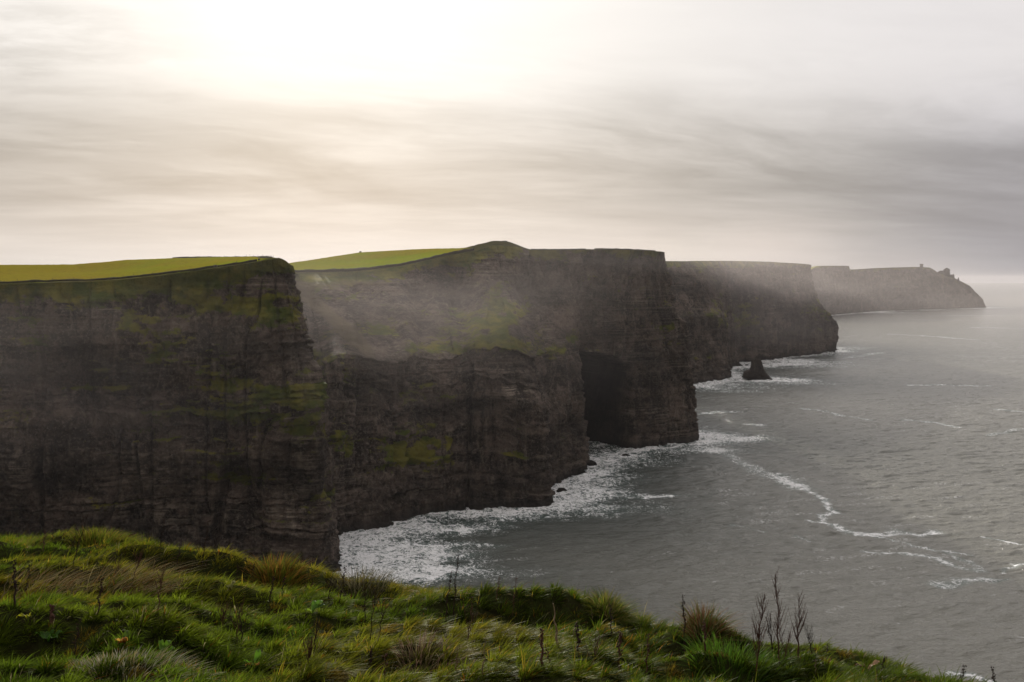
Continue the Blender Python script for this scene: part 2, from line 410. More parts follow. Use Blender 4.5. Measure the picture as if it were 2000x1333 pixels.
# ---- near headland (A)
tipA = [sea(655, 1108), P(648, 1060, 586), P(622, 1020, 587), P(613, 980, 588), P(619, 930, 589), P(625, 870, 590), P(628, 800, 591),
        P(634, 748, 592), P(617, 722, 597), P(606, 700, 600), P(600, 660, 603), P(590, 620, 606), P(576, 560, 609), P(571, 519, 611)]
A = []
def addA(base, rim, ridge, wall=None, **k):
    A.append((wall if wall is not None else gen(base, rim), inl(rim, ridge, **k)))
addA((-760, 300), (-800, 320, 158), (-1100, 600, 172))
addA((-640, 480), (-660, 515, 162), (-800, 800, 178))
addA((-450, 548), P(-480, 562, 585), P(-560, 519, 850))
addA((-291, 560), P(0, 556, 598), P(-60, 518, 850))
addA((-232, 566), P(200, 550, 603), P(140, 517, 850))
addA((-200, 568), P(320, 539, 606), P(250, 508, 830))
addA((-174, 570), P(420, 525, 608), P(340, 505, 790))
addA((-150, 572), P(500, 513, 610), P(425, 503, 760))
addA(sea(625, 1118), P(548, 505, 610), P(480, 502, 730), wall=gen(sea(625, 1118), P(548, 505, 610)))
addA(0, P(571, 519, 611), P(500, 503, 740), wall=tipA)
addA((-110, 606), P(567, 521, 640), P(503, 504, 770))
addA((-118, 626), P(560, 524, 700), P(508, 506, 830))
addA((-135, 650), P(552, 526, 800), P(515, 508, 900))
addA((-160, 690), P(545, 530, 950), P(520, 512, 1000), back=(0, 60))
def brownA(xx, yy, tt, ss, L):
    px = 1000 + F * xx / yy
    return np.clip(1 - sstep(px, 120, 420), 0, 1) * 0.75 * sstep(tt, 1, 1.3), (1 - sstep(xx * 0 + np.abs(px - 560), 30, 60)) * 0.9
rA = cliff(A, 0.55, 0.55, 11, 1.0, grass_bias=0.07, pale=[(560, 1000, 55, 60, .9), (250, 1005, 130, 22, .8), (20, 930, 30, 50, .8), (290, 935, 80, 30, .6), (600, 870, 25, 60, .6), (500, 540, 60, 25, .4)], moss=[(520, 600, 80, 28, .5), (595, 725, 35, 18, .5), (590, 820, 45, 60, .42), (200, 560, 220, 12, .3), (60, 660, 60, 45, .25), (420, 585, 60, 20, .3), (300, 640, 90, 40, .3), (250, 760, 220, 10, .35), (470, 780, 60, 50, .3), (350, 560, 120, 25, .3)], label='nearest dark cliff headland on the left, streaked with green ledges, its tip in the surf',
           flabel='sunlit yellow green pasture on top of the nearest left headland', brown=brownA)

# ---- second headland (B) with the cave
B = []
def addB(wall, ridge, **k): B.append((wall, inl(wall[-1], ridge, **k)))
sB = lambda bx, *pts: [bx] + [P(*p) for p in pts]
addB([np.array((-190, 690, 0.)), np.array((-200, 715, 100.)), np.array((-215, 800, 140.)), np.array((-240, 950, 172.))], P(520, 519, 1150))
addB(sB(sea(628, 1066), (620, 745, 685), (610, 650, 770), (590, 580, 850), (565, 535, 900)), P(560, 515, 1180))
addB(sB(sea(660, 1052), (650, 720, 690), (642, 640, 770), (625, 570, 850), (605, 534, 905)), P(610, 508, 1190))
addB(sB(sea(760, 1031), (752, 702, 725), (735, 650, 790), (712, 585, 870), (695, 531, 920)), P(700, 494, 1200))
addB(sB(sea(830, 1012), (832, 692, 760), (826, 640, 815), (805, 570, 890), (785, 521, 930)), P(780, 489, 1200))
addB(sB(sea(900, 1001), (905, 690, 775), (900, 610, 860), (890, 545, 920), (870, 501, 945)), P(850, 486, 1180))
addB(sB(sea(960, 996), (957, 760, 752), (950, 690, 778), (945, 600, 880), (940, 535, 925), (928, 491, 940)), P(905, 485, 1100))
addB(sB(sea(1010, 992), (1000, 780, 750), (985, 690, 780), (970, 600, 890), (965, 545, 930), (962, 480, 948)), P(962, 471, 985), drop=14)
addB(sB(sea(1085, 985), (1063, 800, 765), (1038, 690, 790), (1012, 610, 890), (1000, 560, 940), (1000, 482, 958)), P(995, 473, 990), drop=14)
addB(sB(sea(1092, 950), (1086, 800, 825), (1076, 690, 850), (1062, 600, 940), (1040, 489, 985)), P(1035, 487.5, 1020))
addB(sB(sea(1128, 922), (1120, 800, 890), (1110, 690, 910), (1105, 600, 960), (1110, 489, 1000)), P(1105, 489, 1045))
addB(sB(sea(1143, 892), (1135, 700, 965), (1140, 600, 990), (1150, 488, 1010)), P(1140, 488, 1060))
addB(sB(sea(1175, 888), (1170, 700, 978), (1172, 600, 995), (1180, 488, 1015)), P(1170, 488, 1060))
addB(sB(sea(1212, 885), (1205, 700, 990), (1203, 600, 1003), (1205, 488, 1020)), P(1195, 488, 1065))
addB(sB(sea(1300, 872), (1292, 700, 1018), (1272, 600, 1026), (1255, 490, 1030)), P(1240, 490, 1075))
tipB = sB(sea(1377, 859), (1367, 790, 1050), (1359, 720, 1046), (1349, 665, 1042), (1338, 632, 1040), (1308, 606, 1038), (1298, 540, 1038), (1297, 493, 1038))
addB(tipB, P(1265, 491, 1080))
addB(gen((190, 1092), P(1294, 494, 1075)), P(1262, 492, 1120))
addB(gen((165, 1180), P(1285, 497, 1150)), P(1255, 496, 1190))
addB(gen((150, 1350), (135, 1340, 196)), (100, 1340, 194))
addB(gen((185, 1520), (165, 1530, 190)), (120, 1530, 190))
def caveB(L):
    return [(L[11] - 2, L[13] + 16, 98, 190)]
def scree_glowB(L, SS, ZZ, X):
    px = 1000 + F * X[:, :, 0] / X[:, :, 1]; py = 545 + (170 - ZZ) * F / X[:, :, 1]
    wob = 14 * fbm(SS / 25, ZZ / 25, o=3, seed=4)
    # scree band plus painted mist glow, down right from the rim and along it
    line = 560 + (px - 585) * 0.84
    a = np.exp(-((py - line + wob - 6) / (20 + (px - 585).clip(0, 200) * 0.02)) ** 2) * (1 - sstep(px, 700, 760)) * sstep(py, 545, 560)
    b = np.exp(-((py - 556 + wob * 0.5) / 12) ** 2) * (1 - sstep(px, 740, 820))
    return np.clip(a + 0.6 * b, 0, 1)
def brownB(xx, yy, tt, ss, L):
    px = 1000 + F * xx / yy
    return (1 - sstep(px, 580, 760)) * 0.35 + 0 * xx, sstep(px, 895, 925) + 0 * xx
rB = cliff(B, 0.85, 0.8, 23, 1.0, pale=[(1010, 765, 40, 22, .9), (1000, 722, 40, 12, .6), (1158, 688, 26, 8, .9), (1260, 805, 60, 10, .6), (1180, 630, 40, 25, .4), (640, 970, 20, 30, .7)], wob_z=26.0, wob_to=9, moss=[(830, 880, 90, 45, .6), (660, 900, 30, 60, .35), (1005, 870, 35, 60, .35), (985, 640, 40, 50, .45), (1310, 640, 28, 18, .4), (780, 545, 80, 12, .35), (900, 530, 40, 20, .3)], cave=caveB, scree_glow=scree_glowB, label='second tall cliff headland with a black sea cave and a grassy mound on top',
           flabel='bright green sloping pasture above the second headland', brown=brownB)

# ---- third headland (C)
C_ = []
def addC(wall, ridge, **k): C_.append((wall, inl(wall[-1], ridge, **k)))
addC(gen((215, 1560), P(1215, 512, 1650)), P(1190, 512, 1750))
addC(gen(sea(1345, 751), P(1290, 511, 1720)), P(1270, 511, 1830))
addC(gen(sea(1412, 741), P(1345, 511, 1800)), P(1330, 511, 1930))
addC(gen(sea(1422, 724), P(1385, 510.5, 1900)), P(1370, 511, 2030))
addC(gen(sea(1446, 709), P(1430, 510.5, 2060)), P(1415, 511, 2200))
addC(gen(sea(1530, 700), P(1500, 512, 2150)), P(1480, 512.5, 2300))
addC(gen(sea(1600, 692), P(1552, 515, 2250)), P(1530, 516, 2400))
addC(sB(sea(1637, 688), (1643, 660, 2330), (1641, 636, 2330), (1623, 611, 2330), (1603, 590, 2330), (1590, 562, 2330), (1583, 540, 2330), (1580, 517, 2330)), P(1550, 517, 2450))
addC(gen(sea(1637, 686) + np.array((-25, 90, 0)), P(1578, 519, 2450)), P(1550, 519, 2550))
addC(gen((620, 2750), (560, 2750, 200)), (450, 2750, 200))
addC(gen((700, 3200), (660, 3200, 195)), (500, 3200, 195))
rC = cliff(C_, 2.0, 1.6, 37, 1.25, moss=[(1440, 620, 60, 25, .4), (1600, 610, 30, 40, .4)], label='third cliff headland, hazy grey brown, behind the sea stack', flabel='dim grassy plateau on the third headland')

# ---- far headland (D)
D_ = []
def addD(wall, ridge, **k): D_.append((wall, inl(wall[-1], ridge, step=12, **k)))
addD(gen((1100, 4300), P(1540, 529, 4500)), P(1520, 529, 4800))
addD(gen(sea(1585, 618), P(1582, 527, 4650)), P(1575, 527, 4900))
addD(gen(sea(1603, 617), P(1600, 520, 4700)), P(1595, 520, 4950))
addD(gen(sea(1656, 613), P(1657, 520, 4900)), P(1655, 520, 5150))
addD(gen(sea(1664, 612), P(1660, 527, 4920)), P(1662, 527, 5200))
addD(gen(sea(1720, 608), P(1715, 524, 5350)), P(1715, 524, 5600))
addD(gen(sea(1790, 606), P(1785, 522, 5500)), P(1785, 522, 5750))
addD(gen(sea(1840, 604), P(1815, 523, 5650)), P(1812, 523, 5850))
addD(gen(sea(1880, 603), P(1826, 529, 5750)), P(1824, 529, 5900))
YD = sea(1925, 601)[1]
addD([sea(1925, 601), P(1922, 594, YD), P(1918, 584, YD), P(1906, 572, YD), P(1894, 559, YD), P(1880, 551, YD), P(1866, 544, YD), P(1830, 535, YD)], P(1820, 534, YD + 100))
addD(gen(sea(1922, 601) + np.array((-120, 350, 0)), P(1820, 534, YD + 250)), P(1800, 534, YD + 350))
addD(gen((2300, 7200), (2200, 7200, 180)), (1900, 7200, 180))
rD = cliff(D_, 5.0, 2.6, 51, 1.1, label='farthest low headland fading in haze, with a tower on its ridge', flabel='faint grassy top of the farthest headland')

# ------------------------------------------------------------------ sea
def build_sea():
    azf = np.arange(-22, 31, 0.055); az = R(1) * np.r_[np.arange(-180, -22, 4), azf, np.arange(31.5, 180, 4)]
    r1 = np.arange(430, 1500, 1.7); r2 = [r1[-1]]
    while r2[-1] < 45000: r2.append(r2[-1] * (1 + 0.0013 + 0.004 * min(1, r2[-1] / 9000)))
    r = np.r_[np.array([20, 80, 150, 250, 350]), r1, r2[1:]]
    nu, nv = len(az), len(r)
    x = np.sin(az)[:, None] * r[None]; y = np.cos(az)[:, None] * r[None]
    near = 1 - sstep(r, 1800, 5000)[None]
    # swell + chop, wind from the left
    xr = x * 0.96 + y * 0.28; yr = -x * 0.28 + y * 0.96
    z = 0.75 * fbm(xr / 46, yr / 21, o=2, seed=71) + 0.75 * fbm(xr / 13, yr / 5.2, o=3, seed=73, g=0.6)
    ridg = 1 - np.abs(fbm(xr / 24 + 4, yr / 9, o=2, seed=77))
    z = z + 0.5 * (ridg ** 3 - 0.4)
    # distance to the shore on a coarse subset
    su, sv = 6, 6
    iu = np.unique(np.r_[np.arange(0, nu, su), nu - 1]); iv = np.unique(np.r_[np.arange(0, nv, sv), nv - 1])
    pts = np.concatenate(COAST + STACKS)
    gx = x[np.ix_(iu, iv)].ravel(); gy = y[np.ix_(iu, iv)].ravel(); dm = np.full(gx.shape, 1e9)
    for k in range(0, len(gx), 2000):
        dd = (gx[k:k + 2000, None] - pts[None, :, 0]) ** 2 + (gy[k:k + 2000, None] - pts[None, :, 1]) ** 2
        dm[k:k + 2000] = np.sqrt(dd.min(1))
    dm = dm.reshape(len(iu), len(iv))
    tmp = np.stack([np.interp(np.arange(nv), iv, row) for row in dm]); d = np.stack([np.interp(np.arange(nu), iu, tmp[:, j]) for j in range(nv)], 1)
    wv = 9 + 17 * np.clip(0.5 + 0.9 * fbm(x / 70, y / 70, o=3, seed=81), 0, 1.4) + r[None] * 0.004
    foam = 1.35 * np.exp(-(d / wv) ** 1.3)
    def patch(px, py, rx, ry, a, rot=0.0):
        c = sea(px, py); ddx = x - c[0]; ddy = y - c[1]
        e = ((ddx * math.cos(rot) + ddy * math.sin(rot)) / rx) ** 2 + ((-ddx * math.sin(rot) + ddy * math.cos(rot)) / ry) ** 2
        return a * np.exp(-e)
    wob = 1 + 0.6 * fbm(x / 30, y / 30, o=3, seed=83)
    for q in [(720, 1062, 42, 26, .95), (800, 1085, 38, 22, .75), (700, 1100, 40, 22, .85), (850, 1120, 46, 14, .8), (760, 1120, 30, 15, .6), (880, 1035, 34, 13, .8), (960, 1004, 30, 16, .75),
              (1130, 960, 30, 26, .9), (1160, 935, 34, 26, .8), (1165, 895, 24, 22, .8), (1230, 905, 40, 22, .45), (1270, 970, 20, 6, .85),
              (1400, 855, 36, 30, .95), (1440, 857, 26, 16, .55), (1350, 880, 50, 16, .5), (1180, 990, 50, 24, .35), (1010, 1010, 26, 6, .6), (930, 1065, 16, 4, .6),
              (1405, 757, 70, 34, .75), (1440, 735, 70, 40, .6), (1530, 712, 110, 70, 1.0), (1560, 705, 70, 50, .8), (1515, 742, 60, 14, .7), (1480, 745, 60, 12, .6), (1560, 743, 45, 10, .6),
              (1640, 680, 70, 70, .5), (1420, 765, 50, 14, .5), (1470, 750, 120, 30, .3),
              (1705, 610, 160, 200, .95), (1810, 606, 190, 60, .95), (1900, 603, 170, 60, .8), (1950, 601, 150, 40, .6), (1900, 617, 260, 18, .6), (1560, 1150, 20, 3, .0)]:
        foam = foam + patch(*q[:5]) * wob
    def line(pts_, wd, a):
        P2 = np.array([sea(*p)[:2] for p in pts_]); best = np.full(x.shape, 1e9)
        lo = P2.min(0) - 60; hi = P2.max(0) + 60
        msk = (x > lo[0]) & (x < hi[0]) & (y > lo[1]) & (y < hi[1]); xs = x[msk] + 7 * fbm(x[msk] / 22, y[msk] / 22, o=3, seed=85); ys = y[msk] + 7 * fbm(x[msk] / 22 + 50, y[msk] / 22, o=3, seed=86)
        b = np.full(xs.shape, 1e9); sc_ = 1
        for i in range(len(P2) - 1):
            p, q = P2[i], P2[i + 1]; e = q - p; t = np.clip(((xs - p[0]) * e[0] + (ys - p[1]) * e[1]) / (e @ e), 0, 1)
            b = np.minimum(b, np.hypot(xs - p[0] - t * e[0], ys - p[1] - t * e[1]))
        wl = wd * (0.7 + 0.8 * np.clip(fbm(xs / 35, ys / 35, o=2, seed=88) + 0.4, 0, 1))
        foam[msk] += a * np.exp(-(b / wl) ** 2)
    line([(1400, 880), (1470, 915), (1520, 932), (1575, 957)], 9, .62)
    line([(1520, 935), (1575, 957), (1605, 978), (1637, 1003), (1600, 1004), (1607, 1020), (1680, 1044), (1720, 1051)], 3.6, 1.0)
    line([(1570, 1015), (1612, 1024)], 2.2, .8)
    line([(1720, 1051), (1790, 1068), (1860, 1085), (1925, 1115)], 2.0, .7)
    line([(1690, 1047), (1735, 1049), (1750, 1036), (1785, 1046), (1830, 1040)], 3.6, 1.0)
    line([(1690, 1076), (1745, 1082), (1820, 1090), (1870, 1103), (1915, 1114)], 2.4, 1.0)
    line([(1835, 1141), (1880, 1134), (1925, 1133)], 4.6, 1.0); line([(1925, 1132), (1965, 1131)], 2.4, 1.0)
    line([(1910, 1046), (2000, 1063), (2050, 1075)], 1.8, .9); line([(1845, 1077), (1900, 1087)], 2.0, .8)
    line([(1958, 1118), (1972, 1105), (2010, 1103)], 2.2, 1.0); line([(1775, 753), (1850, 752), (1925, 754)], 5, .8)
    line([(1770, 821), (1830, 826), (1875, 835)], 4, .8); line([(1370, 807), (1400, 804), (1455, 805)], 5, .85); line([(1545, 797), (1610, 805), (1700, 822)], 5, .65)
    line([(1930, 852), (1970, 842), (2010, 838)], 4, .7); line([(1845, 1311), (1920, 1325), (2000, 1332)], 2.2, .95); line([(1740, 653), (1830, 658), (1900, 664)], 12, .7)
    line([(1420, 1026), (1490, 1036)], 1.8, .6); line([(1545, 1050), (1580, 1056)], 1.6, .7); line([(1460, 830), (1490, 831)], 5, .6); line([(1260, 975), (1310, 971)], 3, .7)
    line([(1950, 800), (2010, 806)], 5, .6); line([(1650, 700), (1720, 690)], 10, .5); line([(1900, 640), (2000, 642)], 14, .6); line([(1780, 625), (1900, 626)], 14, .55)
    cap = sstep(fbm(xr / 30, yr / 8, o=3, seed=91) + 0.6 * fbm(x / 260, y / 260, o=2, seed=92), 0.50, 0.75)
    foam = np.clip(foam * (0.62 + 0.75 * np.clip(0.5 + 1.1 * fbm(xr / 26, yr / 13, o=3, seed=97), 0, 1) * np.exp(-0 * d)), 0, 1.5)
    z = z * 1.8 * near * (0.75 + 0.5 * np.exp(-d / 60)) + 1.1 * np.exp(-(d / 26) ** 2) * near * np.clip(0.3 + fbm(x / 12, y / 12, o=3, seed=95), -0.2, 1)
    V = np.stack([x, y, z], -1)
    me = np_mesh('sea', V.reshape(-1, 3), grid_faces(nu, nv, wrap=True))
    set_attr(me, 'foam', foam); set_attr(me, 'cap', cap)
    cliff_shade = np.exp(-(d / 230) ** 1.6) ; set_attr(me, 'cliff_shade', cliff_shade)  # shadow and dark reflection of the cliffs, painted into the water near shore
    m, n, out = material('sea_water')
    p = n.pos(); px_, py_, pz_ = n.sep(p)
    pr = n.comb(px_ * 0.96 + py_ * 0.28, (px_ * -0.28 + py_ * 0.96) * 2.1, pz_ * 0)
    h1 = n.noise(pr, 0.16, 5, 0.62); h2 = n.noise(pr, 0.035, 3, 0.5); h3 = n.noise(pr, 0.9, 3, 0.6)
    lace = n.noise(p, 0.10, 4, 0.6, 1.2); lace2 = n.noise(p, 0.4, 3, 0.6, 0.8)
    foam_a = n.attr('foam'); patt = lace * 0.62 + lace2 * 0.38
    ridge = 1.0 - ((lace - 0.5)._m('ABSOLUTE') * 9.0).sat()
    web = 1.0 - ((n.noise(p, 0.20, 3, 0.55, 2.0) - 0.5)._m('ABSOLUTE') * 14.0).sat()
    web2 = 1.0 - ((n.noise(p, 0.075, 3, 0.6, 2.5) - 0.5)._m('ABSOLUTE') * 12.0).sat()
    ff = (foam_a.mn(1.15) * 0.70 + (patt - 0.5) * 2.3 + web * 0.46 + web2 * 0.42 - 0.22).step(0.38, 1.08)
    ff = ff._m('MULTIPLY', foam_a.step(0.03, 0.25))
    capf = n.attr('cap') * (lace2.step(0.5, 0.66)) * 0.4
    ff = ff.mx(capf)
    deep = n.mix(n.attr('cliff_shade'), (0.235, 0.228, 0.195), (0.014, 0.022, 0.018))  # open water colour, blended to the painted cliff shade inshore
    deep = n.mix((foam_a * 1.1).sat() * 0.5, deep, (0.10, 0.17, 0.16))
    nb = n.bump(h1 * 1.4 + h2 * 3.0 + h3 * 0.25, 1.0, 1.35)
    wtr = principled(n, None, deep, 0.16, nb, 0.5, IOR=1.333)
    fo = principled(n, None, (0.88, 0.88, 0.90), 0.85, nb, 0.2)
    ms = n.new('ShaderNodeMixShader'); n.link(ff, ms.inputs[0]); n.link(wtr.outputs[0], ms.inputs[1]); n.link(fo.outputs[0], ms.inputs[2])
    n.link(ms.outputs[0], out.inputs[0])
    link('sea', me, m, label='grey green open sea with foam streaks and surf along the cliffs', kind='structure', smooth=True)

# ------------------------------------------------------------------ stacks and rocks (lofted, noisy)
STACKS = []
def rock(name, rings, c, label, cat, seed, amp=1.6, nseg=96, group=None, nz=70, mat=None):
    """rings: (z, left, right, depth) half extents about c"""
    rings = np.array(rings, float); zs = np.linspace(rings[0, 0], rings[-1, 0], nz)
    l = np.interp(zs, rings[:, 0], rings[:, 1]); r = np.interp(zs, rings[:, 0], rings[:, 2]); d = np.interp(zs, rings[:, 0], rings[:, 3])
    th = np.linspace(0, 2 * math.pi, nseg, endpoint=False)
    cx = (r + l) / 2; hx = (r - l) / 2
    T, Z = np.meshgrid(th, zs, indexing='ij')
    ct, st = np.cos(T), np.sin(T)
    sq = 1 / (np.abs(ct) ** 2.6 + np.abs(st) ** 2.6) ** (1 / 2.6)
    x = cx[None] + hx[None] * ct * sq; y = d[None] * st * sq
    nn = fbm(x / 9, y / 9, Z / 6, o=4, seed=seed) * amp + (_h(np.floor(T * 5 + np.floor(Z / 3.1)).astype(np.int64), np.floor(Z / 3.1).astype(np.int64), np.zeros(T.shape, np.int64), seed) - .5) * amp * 0.7
    shrink = np.clip(hx / hx.max() * 2.5, 0.15, 1)[None]
    x = x + ct * nn * shrink; y = y + st * nn * shrink
    V = np.stack([x, y, Z], -1).reshape(-1, 3)
    Fq = grid_faces(nseg, nz, wrap=True)
    tb = bpy.data.meshes.new(name)
    V = np.vstack([V, [[cx[-1], 0, zs[-1] + 0.02]]])
    faces = Fq.tolist() + [[i * nz + nz - 1, ((i + 1) % nseg) * nz + nz - 1, len(V) - 1] for i in range(nseg)]
    tb.from_pydata(V.tolist(), [], faces); tb.update()
    o = link(name, tb, mat or M_WET, label=label, cat=cat, group=group); o.location = c
    a = np.linspace(0, 2 * math.pi, 24); STACKS.append(np.stack([c[0] + cx[0] + hx[0] * np.cos(a), c[1] + d[0] * np.sin(a)], -1))
    set_attr(tb, 'grass', np.full(len(V), -0.6)); set_attr(tb, 'scree_glow', np.zeros(len(V))); set_attr(tb, 'pale', np.zeros(len(V)))
    return o
cs = sea(1476, 742); k = cs[1] / F
rock('sea_stack', [(-4, -22 * k, 34 * k, 17), (1, -19 * k, 32 * k, 16), (5 * k, -27 * k, 27 * k, 15), (9 * k, -25 * k, 24 * k, 14), (16 * k, -23 * k, 18 * k, 13), (19 * k, -12 * k, 16 * k, 11),
                   (24 * k, -10 * k, 14 * k, 10), (34 * k, -8.8 * k, 11 * k, 8), (40 * k, -8.6 * k, 8.6 * k, 6.5), (41.5 * k, -5 * k, 8 * k, 5), (45 * k, -.5 * k, 6 * k, 3), (47.5 * k, 2 * k, 4.4 * k, 1.4)],
     tuple(cs), 'dark pointed sea stack standing alone in the surf before the third headland', 'sea stack', 5, 1.3)
def low_rock(px, py, wpx, hpx, label, seed, dep=0.6):
    c = sea(px, py); k = c[1] / F; w_ = wpx * k / 2; h_ = hpx * k
    rock('rock', [(-3, -w_ * 1.1, w_ * 1.15, w_ * dep * 1.1), (0, -w_, w_, w_ * dep), (h_ * .5, -w_ * .85, w_ * .75, w_ * dep * .8), (h_, -w_ * .5, w_ * .3, w_ * dep * .35)],
         tuple(c), label, 'rock', seed, min(1.4, w_ * 0.22), nseg=48, nz=26, group='low rocks awash at the foot of the cliffs')
low_rock(1150, 906, 34, 7, 'flat black rock ledge jutting into surf left of the cave mouth', 61)
low_rock(1128, 926, 36, 12, 'stepped dark rock shelf below the flat ledge near the cave', 62, .9)
low_rock(1098, 962, 22, 9, 'small dark rock at the corner of the big buttress, lowest of the shore rocks', 63)
low_rock(1222, 890, 16, 3, 'thin black rock awash under the wall right of the cave', 64)
low_rock(1402, 742, 22, 13, 'blocky dark rock end of the ledge left of the sea stack', 65, 1.0)
low_rock(1414, 731, 12, 2, 'thin black skerry in foam just above the blocky ledge', 66)
low_rock(1459, 715, 9, 3, 'tiny black rock in foam at the left of the sea stack peak', 67)
low_rock(1440, 716, 22, 7, 'dark boulder spit reaching from the third headland into foam', 68)
low_rock(1536, 743.5, 26, 1.6, 'long flat skerry barely above water right of the sea stack', 69)

# crags and tower on the far headland
def crag(px, pyb, wpx, hpx, Y, label, seed, prof):
    c = P(px, pyb, Y); k = Y / F; w_ = wpx * k / 2; h_ = hpx * k
    rock('crag', [(-8, -w_, w_, w_ * .7)] + [(z * h_, l * w_, r * w_, w_ * .7 * (r - l) / 2) for z, l, r in prof], tuple(c), label, 'crag', seed, w_ * .12, nseg=40, nz=30,
         group='rock crags on the far headland'); STACKS.pop()
YC = YD - 30
crag(1836.5, 536, 13, 7, YC, 'low rounded crag between the ridge step and the domed crag', 41, [(0, -1, 1), (.6, -.8, 1), (1, -.1, .8)])
crag(1848, 539, 13.5, 15.5, YC, 'largest domed crag on the far headland', 42, [(0, -1, 1), (.6, -.95, .95), (.78, -.7, .95), (.93, -.25, .45), (1, -.05, .2)])
crag(1858, 542, 11, 5.5, YC, 'blocky crag just right of the large domed crag', 43, [(0, -1, 1), (.8, -.9, .9), (1, -.6, .3)])
crag(1862, 544, 4, 9, YC, 'thin upright crag at the right of the blocky crag', 44, [(0, -1, 1), (.6, -.7, .6), (1, -.1, .2)])
crag(1871.5, 549, 4, 7, YC, 'small pointed pinnacle, lowest crag on the far ridge', 45, [(0, -1, 1), (.5, -.7, .7), (1, -.1, .3)])
def stone_mat(name, c0, c1):
    m, n, out = material(name); p = n.pos(); q = n.noise(p, 0.9, 6, 0.7)
    principled(n, out, n.mix(q.step(0.3, 0.7), c0, c1), 0.9, n.bump(q, 0.8, 0.2), 0.15); return m
M_STONE = stone_mat('weathered_stone', (0.07, 0.062, 0.055), (0.16, 0.145, 0.125))
def tower():
    c = P(1799.5, 523, 5560); e = bpy.data.objects.new('watchtower', None); sc.collection.objects.link(e); e.location = c; e.rotation_euler = (0, 0, 0.25)
    tag(e, 'small square stone watchtower on the ridge of the farthest headland', 'tower')
    def sq(name, lv):
        bm = bmesh.new(); prev = None
        for z, h in lv:
            ring = [bm.verts.new((sx * h, sy * h, z)) for sx, sy in ((-1, -1), (1, -1), (1, 1), (-1, 1))]
            if prev: [bm.faces.new((prev[i], prev[(i + 1) % 4], ring[(i + 1) % 4], ring[i])) for i in range(4)]
            else: bm.faces.new(ring[::-1])
            prev = ring
        bm.faces.new(prev); return bm_mesh(name, bm)
    link('shaft', sq('shaft', [(-6, 8.0), (0, 7.2), (15, 5.6)]), M_STONE, e)
    link('parapet', sq('parapet', [(15.003, 6.2), (16.5, 7.8), (20, 7.8)]), M_STONE, e)
tower()
build_sea()

# ------------------------------------------------------------------ banks, walls, fences, people on the tops
M_BANK = stone_mat('earth_bank_turf', (0.020, 0.018, 0.012), (0.048, 0.040, 0.026))
M_POST = stone_mat('weathered_wood', (0.05, 0.042, 0.035), (0.10, 0.085, 0.07))
M_PATH = stone_mat('trodden_path', (0.11, 0.095, 0.06), (0.17, 0.14, 0.09))
def bank(path, wid, hgt, name, label, cat, seed, step=1.2, mat=None, sunk=0.8):
    path = np.array(path, float); L = np.r_[0, np.cumsum(np.linalg.norm(np.diff(path, axis=0), axis=1))]
    s = np.arange(0, L[-1], step); c = np.stack([np.interp(s, L, path[:, i]) for i in range(3)], -1)
    t = np.gradient(c, axis=0); t[:, 2] = 0; t /= np.linalg.norm(t, axis=1, keepdims=True); nr = np.stack([t[:, 1], -t[:, 0], t[:, 2] * 0], -1)
    prof = [(-.5, -sunk), (-.46, .35), (-.33, .85), (-.1, 1.0), (.2, .97), (.38, .7), (.5, 0.2), (.5, -sunk)]
    V = []
    for a, h in prof:
        hh = hgt * h if h > 0 else h
        q = c + nr * (a * wid * (1 + .25 * vn(s / 3, s * 0 + a * 9, seed=seed)))[:, None]
        q[:, 2] += hh * (1 if h < 0 else (1 + .30 * fbm(s / 5, s * 0 + a, o=3, seed=seed + 1))); V.append(q)
    V = np.stack(V, 1); me = np_mesh(name, V.reshape(-1, 3), grid_faces(len(s), len(prof)))
    return link(name, me, mat or M_BANK, label=label, cat=cat)
rimA = rA[1][:, -1]; fA = rA[4]; rimB = rB[1][:, -1]; fB = rB[4]
pxA = 1000 + F * rimA[:, 0] / rimA[:, 1]; pxB = 1000 + F * rimB[:, 0] / rimB[:, 1]
j1 = 10  # first row past the margin strip
selA = np.where((pxA > -60) & (pxA < 512) & (rimA[:, 1] < 625))[0][::6]
bank(fA[selA, j1], 2.2, 1.3, 'turf_bank', 'dark turf bank edging the pasture of the nearest headland', 'bank', 3)
selB = np.where((pxB > 570) & (pxB < 935) & (rimB[:, 1] < 1000))[0][::6]
pathB = fB[selB, j1]
bank(pathB, 4.0, 2.6, 'turf_bank', 'dark turf bank between the bright green pasture and the second cliff', 'bank', 8, sunk=1.5)
# distant hedge bank on the near headland skyline
hb = np.array([P(338, 504.5, 788), P(360, 503.5, 785), P(400, 503, 772), P(440, 503, 758), P(480, 502.3, 735), P(520, 502.5, 700), P(530, 503.0, 690)])
hb[:, 2] -= .5
bank(hb, 1.8, 1.1, 'stone_wall', 'low dark stone wall along the skyline of the nearest headland', 'stone wall', 12, mat=M_STONE)
# bank along the top of the tall right hand part of headland B
seq = np.where((pxB > 1035) & (pxB < 1285) & (rimB[:, 1] < 1045))[0]
qa = seq[pxB[seq] < 1145][::5]; qb = seq[pxB[seq] > 1160][::5]
bank(fB[qa, 6], 1.6, 1.0, 'stone_wall', 'thin broken stone wall on the second headland between mound and gap', 'stone wall', 15, mat=M_STONE)
bank(fB[qb, 6], 1.6, 1.0, 'stone_wall', 'thin stone wall along the cliff edge above the cave, ending at the right corner', 'stone wall', 16, mat=M_STONE)
